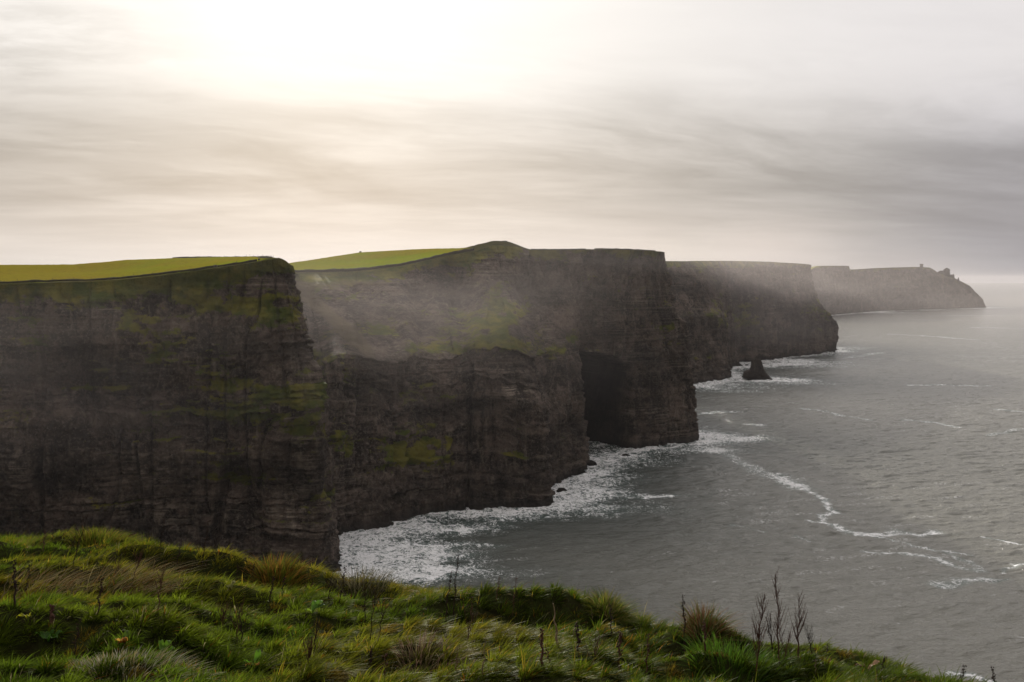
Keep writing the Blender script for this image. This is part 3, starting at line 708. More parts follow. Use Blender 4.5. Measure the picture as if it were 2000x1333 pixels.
# ruined blocks on the mound
def slab(px, py, Y, w_, h_, d_, label, seed):
    c = P(px, py, Y); rng = random.Random(seed); bm = bmesh.new()
    bmesh.ops.create_cube(bm, size=1, matrix=Matrix.Diagonal((w_, d_, h_ + 2, 1)))
    bmesh.ops.subdivide_edges(bm, edges=bm.edges[:], cuts=3, use_grid_fill=True)
    for v_ in bm.verts: v_.co += Vector([rng.uniform(-.12, .12) * h_ for _ in range(3)])
    o = link('boulder', bm_mesh('boulder', bm), M_STONE, label=label, cat='boulder'); o.location = (c[0], c[1], c[2] + h_ / 2 - 1)
slab(968, 473.5, 985, 9, 1.0, 4, 'flat slab on the summit of the grassy mound, left of the notch', 1)
slab(986, 473.5, 985, 5, 1.3, 3, 'flat slab on the summit of the grassy mound, right of the notch', 2)
slab(704, 494.0, 1195, 2.4, 1.6, 2, 'small pale boulder alone on the skyline of the bright green pasture', 3)
slab(421, 522.5, 614, 2.0, 1.4, 1.2, 'dark boulder beside the turf bank of the nearest headland', 4)
slab(506, 508.5, 626, 1.2, 1.0, 1.0, 'small dark boulder at the bank end near the walkers', 5)
def post(c, h, r, label, group):
    bm = bmesh.new()
    bmesh.ops.create_cone(bm, cap_ends=True, segments=7, radius1=r, radius2=r * .85, depth=h, matrix=Matrix.Translation((0, 0, h / 2 - .2)))
    bmesh.ops.create_cone(bm, cap_ends=True, segments=7, radius1=r * .85, radius2=r * .2, depth=r, matrix=Matrix.Translation((0, 0, h - .2 + r / 2)))
    o = link('fence_post', bm_mesh('fence_post', bm), M_POST, label=label, cat='fence post', group=group); o.location = c
    o.rotation_euler = (random.uniform(-.06, .06), random.uniform(-.08, .08), 0); return o
random.seed(4)
def bankpt(path, px):
    path = np.array(path); pp = 1000 + F * path[:, 0] / path[:, 1]; i = np.argsort(pp)
    return tuple(np.interp(px, pp[i], path[i, q]) for q in range(3))
near_posts = [(4, 'at the left edge of the picture'), (10, 'second from the left edge'), (36, 'left of the tall pair'), (64, 'tallest on the left stretch'), (92, 'right of the tallest'), (105, 'short one after the tall pair'),
              (146, 'alone before the bank starts rising'), (180, 'where the bank starts rising'), (242, 'alone on the rising bank'), (263, 'just right of the lone rising post'), (300, 'leaning on the rising bank'), (464, 'near the dark boulder and the corner')]
for px, t in near_posts:
    c = bankpt(fA[selA, j1], px); post((c[0], c[1], c[2] + .9), random.uniform(1.0, 1.7), .12, 'grey fence post in the near turf bank, ' + t, 'fence posts on the turf bank')
for i, (px, t) in enumerate([(346, 'leftmost'), (391, 'second from left'), (440, 'third from left'), (462, 'fourth, left of the walkers'), (483, 'fifth, taller'), (490.5, 'sixth, tallest'), (497, 'seventh, short'), (506, 'eighth, leaning'), (515, 'ninth, next to the walkers')]):
    c = bankpt(hb, px); post((c[0], c[1], c[2] + .6), [1.3, 1.2, 1.4, 1.3, 1.8, 2.1, 1.5, 1.4, 1.8][i], .09, 'thin post on the skyline wall of the nearest headland, ' + t, 'posts along the skyline wall')
for i, (px, t) in enumerate([(652, 'leftmost of the row'), (656, 'second of the row'), (662, 'third of the row'), (668, 'fourth of the row'), (672, 'last of the row')]):
    c = bankpt(pathB, px); post((c[0], c[1], c[2] + 2.2), 1.7, .14, 'tiny post on the bank below the green pasture, ' + t, 'row of posts on the second headland')
# walkers
def cloth(name, c):
    m, n, out = material(name); principled(n, out, c, .85); return m
M_SKIN = cloth('skin', (.45, .28, .2)); M_HAIR = cloth('hair', (.03, .02, .015))
def person(c, rz, coat, trous, label, stride=.12, h=1.75):
    pts = {'pel': (0, 0, .95), 'ch': (0, .02, 1.32), 'nk': (0, .01, 1.5), 'hd': (0, 0, 1.64), 'hl': (.09, 0, .9), 'hr': (-.09, 0, .9), 'kl': (.1, stride * .6, .5), 'kr': (-.1, -stride * .3, .5),
           'al': (.1, stride, .08), 'ar': (-.1, -stride, .08), 'tl': (.11, stride + .16, .04), 'tr': (-.11, -stride + .16, .04), 'sl': (.2, 0, 1.42), 'sr': (-.2, 0, 1.42), 'el': (.26, -.05, 1.15), 'er': (-.26, .04, 1.15),
           'wl': (.25, .06, .92), 'wr': (-.25, .14, .93)}
    rad = dict(pel=.15, ch=.17, nk=.065, hd=.1, hl=.1, hr=.1, kl=.065, kr=.065, al=.045, ar=.045, tl=.04, tr=.04, sl=.07, sr=.07, el=.05, er=.05, wl=.04, wr=.04)
    ed = 'pel-ch ch-nk nk-hd pel-hl pel-hr hl-kl hr-kr kl-al kr-ar al-tl ar-tr ch-sl ch-sr sl-el sr-er el-wl er-wr'.split()
    ks = list(pts); me = bpy.data.meshes.new('person')
    me.from_pydata([pts[q] for q in ks], [(ks.index(a.split('-')[0]), ks.index(a.split('-')[1])) for a in ed], [])
    o = link('person', me, None, label=label, cat='person', group='walkers on the nearest headland')
    o.location = c; o.rotation_euler = (0, 0, rz); o.scale = (h / 1.75,) * 3
    sk = o.modifiers.new('skin', 'SKIN'); o.modifiers.new('sub', 'SUBSURF').render_levels = 1
    for i, q in enumerate(ks):
        me.skin_vertices[0].data[i].radius = (rad[q],) * 2; me.skin_vertices[0].data[i].use_root = (q == 'pel')
    m, n, out = material('clothed_figure'); tco = n.new('ShaderNodeTexCoord'); z = n.sep(G(n.nt, tco.outputs['Object']))[2]
    cc = n.mix(z.step(.94, .96), trous, coat); cc = n.mix(z.step(1.49, 1.51), cc, (.42, .27, .2)); principled(n, out, cc, .85); me.materials.append(m)
    bm = bmesh.new(); bmesh.ops.create_uvsphere(bm, u_segments=12, v_segments=8, radius=.115, matrix=Matrix.Translation((0, -.02, 1.68)) @ Matrix.Diagonal((.95, 1.05, 1, 1)))
    link('hair', bm_mesh('hair', bm), M_HAIR, o, smooth=True)
for (px, py, Y, rz, a, b, lab, st, hh) in [
    (521.5, 508.5, 632, .3, (.02, .02, .03), (.015, .015, .02), 'walker in dark coat, tallest, left of the group at the cliff corner', .14, 1.85),
    (525.5, 507.5, 634, 2.4, (.30, .30, .32), (.03, .03, .05), 'walker in pale grey coat beside the tall dark coated one', .05, 1.7),
    (529.5, 507, 636, 1.2, (.10, .02, .02), (.02, .02, .02), 'walker in dark red coat, middle of the group', .1, 1.65),
    (533.5, 507, 640, -1.0, (.03, .03, .06), (.02, .02, .02), 'walker in navy coat, highest on the skyline at the headland corner', .12, 1.8),
    (541, 508, 645, -1.6, (.12, .11, .10), (.03, .03, .03), 'walker in grey brown coat, rightmost, apart from the others', .16, 1.75)]:
    c = P(px, py, Y); i = np.argmin(np.hypot(fA[:, :, 0] - c[0], fA[:, :, 1] - c[1])); person((c[0], c[1], float(fA.reshape(-1, 3)[i][2]) - .02), rz, a, b, lab, st, hh)

# ------------------------------------------------------------------ foreground bank
CR = np.array([(-400, 1040), (-100, 1045), (0, 1048), (60, 1050), (100, 1048), (150, 1060), (200, 1062), (250, 1066), (300, 1072), (350, 1088), (400, 1104), (450, 1118), (500, 1130), (560, 1134), (610, 1140), (650, 1146), (720, 1148), (800, 1150), (900, 1158), (1000, 1165),
               (1070, 1164), (1110, 1166), (1150, 1186), (1190, 1186), (1230, 1210), (1280, 1232), (1330, 1232), (1370, 1224), (1410, 1240), (1450, 1266), (1500, 1280), (1560, 1280), (1620, 1284), (1700, 1294), (1760, 1304), (1850, 1324), (2000, 1372), (2400, 1520)], float)
CDX = np.array([-400, 0, 400, 800, 1100, 1400, 1700, 2000, 2400]); CDY = np.array([15, 14, 12.5, 11.2, 10.2, 9.0, 8.0, 7.0, 6.0])
_t = np.array([P(a, b + 7, 1.0)[2] - CZ for a, b in CR])
BUMPS = [  # px, row, radius across m, radius in depth m, height m : hummocks of turf
    (200, 1075, .9, .5, .28), (60, 1085, 1.2, .5, .18), (280, 1110, 1.3, .35, .30), (130, 1118, 1.2, .35, .20), (410, 1140, .6, .35, .22), (540, 1140, .45, .4, .14), (660, 1170, .9, .4, .20), (470, 1185, .9, .35, .14),
    (1080, 1190, .9, .42, .42), (960, 1205, .7, .35, .16), (1185, 1195, .35, .35, .17), (1365, 1245, .7, .40, .50), (1250, 1268, .6, .35, .26), (1520, 1295, .9, .35, .34), (1640, 1300, .5, .3, .14), (830, 1290, .5, .3, .18), (620, 1215, .8, .35, .16), (330, 1205, .8, .3, .13),
    (1430, 1330, .5, .35, .16), (700, 1260, .7, .35, .14), (60, 1260, .6, .3, .12), (1000, 1275, .6, .3, .12)]
def ground0(x, y):
    r = np.hypot(x, y); a = np.degrees(np.arctan2(x, y)); px = 1000 + F * np.tan(np.radians(np.clip(a, -40, 36)))
    Dc = np.interp(px, CDX, CDY); tc = np.interp(px, CR[:, 0], _t)
    ca = np.cos(np.radians(np.clip(a, -40, 36)))
    far = sstep(np.abs(a), 50, 80)
    yy = r * ca  # forward depth along that bearing
    zc = tc * Dc
    q = yy / Dc
    zin = -1.72 + (zc + 1.72) * (0.55 * q + 0.45 * q * q)
    slope = zc * 0 + (-0.9)
    over = yy - Dc
    s0 = (zc + 1.72) / Dc * (0.55 + 0.9)
    zout = zc + s0 * over - 0.35 * over ** 2
    zout2 = zc + s0 * 1.2 - 0.35 * 1.44 - (over - 1.2) * 2.4
    z = np.where(over < 0, zin, np.where(over < 1.2, zout, zout2))
    zf = -1.72 - 0.02 * r - np.clip(r - 60, 0, 1e9) * 2.5
    return z * (1 - far) + zf * far, over * (1 - far) - 40 * far
_bp = []
def ground(x, y):
    z, over = ground0(x, y)
    fade = (1 - sstep(over, -0.1, 1.0))
    crest = 1 - 0.75 * np.exp(-(np.abs(over) / 0.7) ** 2)
    hb_ = 0.13 * (1 - np.abs(fbm(x / 1.5, y / 0.9, o=2, seed=101)) * 2.2) + 0.16 * fbm(x / 1.1, y / 0.6, o=3, seed=102) + 0.03 * fbm(x / .22, y / .22, o=2, seed=103)
    z = z + (hb_ - 0.03) * fade * crest * sstep(np.hypot(x, y), 1.5, 3.5)
    for bx, by, rx, ry, h in _bp:
        dy_ = y - by
        # steep face towards the viewer, gentle back
        ryy = np.where(dy_ < 0, ry * 0.55, ry * 1.3)
        ctop = 1 - 0.6 * np.exp(-((over + .0) / 0.9) ** 2)
        z = z + 0.62 * h * ctop * np.exp(-((x - bx) / rx) ** 2 - (dy_ / ryy) ** 2) * (1 - sstep(over, 0.2, 1.2))
        z = z - 1.0 * h * np.exp(-((x - bx) / rx) ** 2 - ((dy_ + ry * 1.5) / (ry * .8)) ** 2)
    return z + CZ, over
def on_ground(px, py):
    """where the line of sight through a photo point meets the bank"""
    ys = np.linspace(3, 16, 400); t = P(px, py, 1.0) - np.array((0, 0, CZ)); x = t[0] * ys
    g, ov = ground(x, ys); ray = CZ + t[2] * ys
    hit = np.where(ray <= g)[0]
    i = hit[0] if len(hit) else np.argmin(ray - g)
    return np.array((x[i], ys[i], g[i]))
for px, py, rx, ry, h in BUMPS:
    t = P(px, py, 1.0); ys = np.linspace(3, 16, 400); g, ov = ground0(t[0] * ys, ys); ray = (t[2] - CZ) * ys
    hit = np.where(ray <= g)[0]; i = hit[0] if len(hit) else np.argmin(ray - g)
    _bp.append((t[0] * ys[i], ys[i], rx, ry, h))
azg = R(1) * np.r_[np.arange(-180, -34, 3), np.arange(-34, 33, .16), np.arange(33, 180, 3)]
rg = np.r_[0.05, .5, 1, 1.5, 2, 2.5, np.arange(3, 19, .05), np.arange(19, 30, .5), np.arange(30, 110, 3)]
gx = np.sin(azg)[:, None] * rg[None]; gy = np.cos(azg)[:, None] * rg[None]; gz, _ = ground(gx, gy)
gz = np.maximum(gz, -6)
mg = np_mesh('grassy_bank', np.stack([gx, gy, gz], -1).reshape(-1, 3), grid_faces(len(azg), len(rg), wrap=True))
m, n, out = material('turf_soil'); p = n.pos(); q = n.noise(p, 6, 6, .7); q2 = n.noise(p, .9, 4, .6)
principled(n, out, n.mix(q.step(.35, .7), n.mix(q2, (.012, .014, .005), (.030, .024, .012)), (.035, .045, .012)), 1.0, n.bump(q, 1, .05), .0)
link('grassy_bank', mg, m, label='turf covered cliff top in the foreground', kind='structure', smooth=True)

def blades(x, y, z, L, wd, lean_x, lean_y, col, tipcol, name, segs=3, parent_origin=None, up=None):
    """curved tapering blades as one mesh; arrays of per-blade values"""
    N_ = len(x); rng = np.random.RandomState(N_ % 9973)
    th = rng.uniform(0, math.pi, N_); sx = np.cos(th) * wd / 2; sy = np.sin(th) * wd / 2
    ks = np.linspace(0, 1, segs + 1); rows = []; cols = []
    for k_, t in enumerate(ks):
        bend = t ** 1.7
        ln = np.sqrt(1 + 0 * L)
        cx = x + lean_x * L * bend; cy = y + lean_y * L * bend
        hh = L * (t - 0.35 * np.clip(np.hypot(lean_x, lean_y), 0, 1.3) * t * t)
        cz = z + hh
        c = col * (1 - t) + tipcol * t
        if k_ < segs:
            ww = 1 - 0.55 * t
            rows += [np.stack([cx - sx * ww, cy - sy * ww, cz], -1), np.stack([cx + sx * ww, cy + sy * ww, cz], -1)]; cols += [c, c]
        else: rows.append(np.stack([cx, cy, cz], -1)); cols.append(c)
    V = np.stack(rows, 1); Cc = np.stack(cols, 1); nvp = V.shape[1]
    b = np.arange(N_)[:, None] * nvp
    tris = []
    for k_ in range(segs - 1):
        a0, a1, b0, b1 = 2 * k_, 2 * k_ + 1, 2 * k_ + 2, 2 * k_ + 3
        tris += [[a0, a1, b1], [a0, b1, b0]]
    tris.append([2 * segs - 2, 2 * segs - 1, 2 * segs])
    tri = (b[:, :, None] + np.array(tris)[None]).reshape(-1, 3)
    me = np_mesh(name, V.reshape(-1, 3), tri); set_col(me, 'tint', Cc.reshape(-1, 3)); return me
def blade_mat(name, trans=.45, gloss=.012):
    m, n, out = material(name); c = n.attr('tint', True)
    d = n.new('ShaderNodeBsdfDiffuse'); n.link(c, d.inputs[0])
    t = n.new('ShaderNodeBsdfTranslucent'); n.link(n.scale(c, 1.5), t.inputs[0])
    g = n.new('ShaderNodeBsdfGlossy'); g.inputs['Roughness'].default_value = .38; g.inputs[0].default_value = (.8, .8, .75, 1)
    a = n.new('ShaderNodeMixShader'); a.inputs[0].default_value = trans; n.link(d.outputs[0], a.inputs[1]); n.link(t.outputs[0], a.inputs[2])
    b = n.new('ShaderNodeMixShader'); b.inputs[0].default_value = gloss; n.link(a.outputs[0], b.inputs[1]); n.link(g.outputs[0], b.inputs[2])
    n.link(b.outputs[0], out.inputs[0]); return m
M_BLADE = blade_mat('grass_blades'); M_DRY = blade_mat('dry_grass_blades', .25, .02)
PAL = np.array([(.055, .090, .006), (.100, .130, .008), (.185, .160, .012), (.24, .17, .018), (.22, .19, .10), (.22, .09, .012), (.025, .050, .008)])
def grass_field(N_=300000):
    rng = np.random.RandomState(5)
    a = np.radians(rng.uniform(-31, 29, N_ * 2)); u_ = rng.rand(N_ * 2); r = 4.2 * (17.5 / 4.2) ** u_
    x = np.sin(a) * r; y = np.cos(a) * r; z, over = ground(x, y)
    keep = (over < 1.5) & (rng.rand(N_ * 2) < np.clip(1.15 - sstep(over, .6, 1.5), 0, 1)); x, y, z, over = x[keep][:N_], y[keep][:N_], z[keep][:N_], over[keep][:N_]
    n1 = fbm(x / .9, y / .6, o=3, seed=111); n2 = fbm(x / 2.2, y / 1.4, o=2, seed=112); n3 = fbm(x / .35, y / .3, o=2, seed=113)
    px = 1000 + F * x / y
    yel = sstep(n2 + .35 * n1 - .55 * sstep(px, 500, 1300) - .08, -.3, .6)
    c = PAL[0] + (PAL[1] - PAL[0]) * sstep(n1, -.6, .5)[:, None]
    c = c + (PAL[2] - c) * (yel * .9)[:, None]
    # clumps: every blade belongs to a little plant and leans away from its centre
    cs_ = .17; gi = np.floor(x / cs_).astype(np.int64); gj = np.floor(y / cs_).astype(np.int64); zz0 = gi * 0
    ccx = (gi + .2 + .6 * _h(gi, gj, zz0, 201)) * cs_; ccy = (gj + .2 + .6 * _h(gi, gj, zz0, 202)) * cs_
    ox = (x - ccx) / cs_; oy = (y - ccy) / cs_; cr = _h(gi, gj, zz0, 203); cr2 = _h(gi, gj, zz0, 204)
    x = x - ox * cs_ * .35; y = y - oy * cs_ * .35; z, over = ground(x, y)
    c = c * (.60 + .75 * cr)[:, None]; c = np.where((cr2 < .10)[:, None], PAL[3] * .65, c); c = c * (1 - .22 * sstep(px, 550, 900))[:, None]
    rr = rng.rand(len(x))
    straw = (rr < .02 + .13 * (1 - .75 * sstep(px, 550, 800)) * sstep(n1 + .5 * n3, .15, .75) * sstep(-n2 + .5 * (y < 8.5), -.1, .6))
    c = np.where(straw[:, None], PAL[4] * rng.uniform(.6, 1.1, (len(x), 1)), c)
    org = (rr > .93) & (n2 > -.1); c = np.where(org[:, None], PAL[3], c)
    red = (rr > .987); c = np.where(red[:, None], PAL[5], c)
    c = c * rng.uniform(.65, 1.25, (len(x), 1))
    L = rng.uniform(.045, .115, len(x)) * (1 + .35 * n3) * np.where(rng.rand(len(x)) < .05, 1.7, 1) * (.6 + .8 * cr2) * (1.1 - .5 * np.hypot(ox, oy))
    wd = rng.uniform(.0035, .007, len(x)) * np.where(rng.rand(len(x)) < .03, 2.6, 1.25)
    lx = .62 + .4 * n1 + 1.1 * ox + rng.normal(0, .28, len(x)); ly = -.05 + .4 * n2 + 1.1 * oy + rng.normal(0, .28, len(x))
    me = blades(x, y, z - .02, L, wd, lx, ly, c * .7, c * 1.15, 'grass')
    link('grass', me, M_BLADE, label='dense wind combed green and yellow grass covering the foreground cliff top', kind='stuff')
grass_field(520000)
# tufts: things of their own
def tuft(px, py, n_, rad, hgt, cols, label, lean=(.35, 0), droop=.9, dry=False, seed=1, up=0.0):
    c = on_ground(px, py); rng = np.random.RandomState(seed); a = rng.uniform(0, 2 * math.pi, n_); q = np.sqrt(rng.rand(n_)) * rad
    x = np.cos(a) * q; y = np.sin(a) * q * .8; gz_, _ = ground(x + c[0], y + c[1]); z = gz_ - c[2] - .02
    cc = np.array(cols)[rng.randint(0, len(cols), n_)] * rng.uniform(.6, 1.3, (n_, 1))
    L = .72 * hgt * rng.uniform(.45, 1.15, n_)
    me = blades(x, y, z, L, rng.uniform(.004, .008, n_), np.cos(a) * droop * q / rad + lean[0] + rng.normal(0, .18, n_), np.sin(a) * droop * q / rad + lean[1] + rng.normal(0, .18, n_), cc * .6, cc * 1.2, 'grass_tuft', segs=5)
    o = link('grass_tuft', me, M_DRY if dry else M_BLADE, label=label, cat='grass tuft', group='grass tufts on the foreground bank'); o.location = c
GRN, YEL, STR, ORG = (.06, .10, .01), (.13, .135, .015), (.22, .18, .09), (.20, .10, .02)
tuft(205, 1063, 1900, .42, .24, [GRN, YEL, YEL, (.16, .10, .02)], 'large yellowish grass tuft on the left crest against the dark cliff', seed=1)
tuft(540, 1134, 1100, .26, .30, [YEL, ORG, ORG, GRN], 'orange tinged rounded tuft on the crest below the tip of the near headland', lean=(.1, 0), seed=2)
tuft(712, 1146, 420, .28, .30, [(.10, .09, .05), (.14, .12, .07)], 'sparse grey brown tuft against the white surf', lean=(.1, 0), droop=.7, dry=True, seed=3)
tuft(1188, 1192, 1100, .20, .26, [GRN, YEL, (.15, .12, .04)], 'round mop of grass at the notch right of the middle mound', lean=(.15, 0), droop=1.3, seed=4)
tuft(1378, 1232, 700, .17, .30, [STR, (.17, .11, .04), (.15, .06, .03), GRN], 'straw coloured tuft on the dark overhanging bank at right', lean=(.12, 0), droop=1.0, dry=True, seed=5)
tuft(75, 1052, 700, .45, .22, [GRN, YEL, (.14, .11, .03)], 'low grass tuft on the crest near the left edge', lean=(.8, 0), seed=6)
tuft(250, 1150, 420, .35, .42, [STR, (.16, .09, .03)], 'long straw stalks blown flat over the dark hollow at left', lean=(1.0, .1), droop=.3, dry=True, seed=7)
tuft(95, 1160, 300, .35, .42, [STR, (.16, .09, .03)], 'reddish straw stalks slanting beside the left hollow', lean=(.95, .1), droop=.3, dry=True, seed=8)
tuft(270, 1300, 900, .35, .16, [(.24, .23, .17), STR], 'bleached pale grass tuft in the lower left', lean=(.4, 0), dry=True, seed=9)
tuft(1440, 1325, 900, .33, .26, [GRN, (.05, .11, .01)], 'lush green tuft below the dark bank at lower right', lean=(.2, 0), seed=10)
tuft(845, 1300, 500, .22, .22, [STR, (.20, .12, .09)], 'pinkish straw tuft at the bottom centre', lean=(.4, 0), dry=True, seed=11)

# dock leaves
def leafy(px, py, n_, size, cols, label, seed, gname='broadleaf_plant'):
    c = on_ground(px, py); rng = random.Random(seed); e = bpy.data.objects.new(gname, None); sc.collection.objects.link(e); e.location = c
    tag(e, label, 'plant', group='broad leaved plants in the grass')
    for i in range(n_):
        bm = bmesh.new(); a = rng.uniform(0, 2 * math.pi); L = size * rng.uniform(.7, 1.15); W_ = L * rng.uniform(.22, .32); curl = rng.uniform(.5, 1.3)
        prev = None
        for k_ in range(9):
            t = k_ / 8; ww = W_ * math.sin(math.pi * min(1, t * .93 + .06)) ** .8; rr = L * t * (.75 - .1 * curl * t); zz = L * (.9 * t - .62 * curl * t * t) + .04
            row = [bm.verts.new((rr, s_ * ww / 2, zz + abs(s_) * ww * .16 + .01 * math.sin(9 * t + s_))) for s_ in (-1, -.4, 0, .4, 1)]
            if prev: [bm.faces.new((prev[j], prev[j + 1], row[j + 1], row[j])) for j in range(4)]
            prev = row
        me = bm_mesh('leaf', bm); cc = np.array(cols[i % len(cols)]) * rng.uniform(.75, 1.2); set_col(me, 'tint', np.tile(cc, (len(me.vertices), 1)))
        o = link('leaf', me, M_BLADE, e, smooth=True); o.rotation_euler = (0, 0, a)
leafy(610, 1208, 5, .19, [(.08, .17, .015), (.13, .20, .02), (.02, .05, .01)], 'large glossy curled leaves left of centre, half dark half bright', 3)
leafy(95, 1265, 6, .13, [(.05, .13, .01), (.04, .10, .01)], 'green dock leaves at the foot of the thick brown seed head, lower left', 4)
leafy(53, 1222, 3, .10, [(.18, .18, .01)], 'yellow heart shaped leaf near the left edge', 5)
leafy(245, 1270, 5, .12, [(.28, .12, .03), (.30, .18, .03), (.06, .10, .01)], 'orange withered leaves in the lower left grass', 6)
leafy(320, 1290, 4, .14, [(.08, .16, .01)], 'small bright green leaf rosette right of the orange leaves', 7)
leafy(452, 1160, 3, .12, [(.20, .20, .06)], 'pale yellow leaf on the slope left of centre', 8)
leafy(1695, 1322, 3, .16, [(.26, .16, .10), (.10, .12, .02)], 'pinkish brown withered leaf at the lower right edge of the bank', 9)
leafy(500, 1318, 4, .12, [(.07, .15, .01), (.25, .13, .03)], 'mixed green and rusty leaves at the bottom left of centre', 10)

# ------------------------------------------------------------------ dry weed stalks
def stalk_mat(name, a, b):
    m, n, out = material(name); q = n.noise(n.pos(), 60, 4, .6); principled(n, out, n.mix(q.step(.3, .7), a, b), .8, None, .2); return m
SM = {'dark': stalk_mat('dark_dry_stem', (.018, .010, .008), (.050, .028, .020)), 'red': stalk_mat('red_brown_dry_stem', (.050, .022, .016), (.11, .05, .035)),
      'pale': stalk_mat('pale_dry_stem', (.14, .10, .06), (.26, .19, .12))}
def tube(bm, pts, rads, seg=5):
    prev = None
    for i, p_ in enumerate(pts):
        p_ = Vector(p_); d = (Vector(pts[min(i + 1, len(pts) - 1)]) - Vector(pts[max(i - 1, 0)])).normalized()
        a = d.orthogonal().normalized(); b = d.cross(a)
        ring = [bm.verts.new(p_ + (a * math.cos(t) + b * math.sin(t)) * rads[i]) for t in [2 * math.pi * q / seg for q in range(seg)]]
        if prev: [bm.faces.new((prev[q], prev[(q + 1) % seg], ring[(q + 1) % seg], ring[q])) for q in range(seg)]
        prev = ring
    bm.faces.new(prev)
def stalk(i, b, t, kind, style, thick, label, group='dry weed stalks in the foreground'):
    rng = random.Random(100 + i)
    c = on_ground(*b); top = P(t[0], t[1], c[1] + rng.uniform(-.05, .1)) - c; top = Vector(top); H = top.length
    bm = bmesh.new(); pts = []; ph = rng.uniform(0, 6)
    for k_ in range(9):
        q = k_ / 8; w_ = .018 * H * math.sin(5 * q + ph) * q * (1 - q) * 4 + .006 * math.sin(17 * q + ph)
        pts.append(top * q + Vector((w_, w_ * .5, 0)))
    pts[0] -= Vector((0, 0, .06)) ; rr = .0040 * thick
    tube(bm, pts, [rr * (1.25 - .85 * k_ / 8) for k_ in range(9)], 6)
    o = link('dry_stalk', bm_mesh('dry_stalk', bm), SM[kind], label=label, cat='dry stalk', group=group); o.location = c
    def at(q): f = q * 8; j = min(7, int(f)); return pts[j].lerp(pts[j + 1], f - j)
    if style in ('seed', 'twig', 'bushy'):
        bm = bmesh.new()
        n_ = {'seed': int(26 + 60 * H), 'twig': int(6 + 9 * H), 'bushy': int(20 + 20 * H)}[style]
        for k_ in range(n_):
            q = rng.uniform({'seed': .35, 'twig': .25, 'bushy': .22}[style], 1); p0 = at(q); a = rng.uniform(0, 6.28)
            if style == 'seed':
                r_ = rng.uniform(.002, .0055) * (.6 + .35 * thick); off = Vector((math.cos(a), math.sin(a), rng.uniform(-.2, .8))) * rng.uniform(.004, .016)
                bmesh.ops.create_icosphere(bm, subdivisions=1, radius=r_, matrix=Matrix.Translation(p0 + off) @ Matrix.Diagonal((1, 1, 1.5, 1)))
            else:
                ln = rng.uniform(.06, .20) * (1.35 - q) * (1.4 if style == 'twig' else 1.15); d = Vector((math.cos(a) * .5, math.sin(a) * .4, 1)).normalized()
                e1 = p0 + d * ln * .5 + Vector((0, 0, ln * .05)); e2 = p0 + d * ln * .85 + Vector((0, 0, ln * .3))
                tube(bm, [p0, e1, e2], [rr * .45, rr * .34, rr * .22], 4)
                for m_ in range(2 if style == 'bushy' else 3):
                    s_ = p0.lerp(e1, rng.uniform(.3, 1)); a2 = rng.uniform(0, 6.28); tube(bm, [s_, s_ + Vector((math.cos(a2) * .3, math.sin(a2) * .3, .9)) * ln * .38], [rr * .28, rr * .2], 3)
        link('seed_head' if style == 'seed' else 'twigs', bm_mesh('twigs', bm), SM[kind], o)
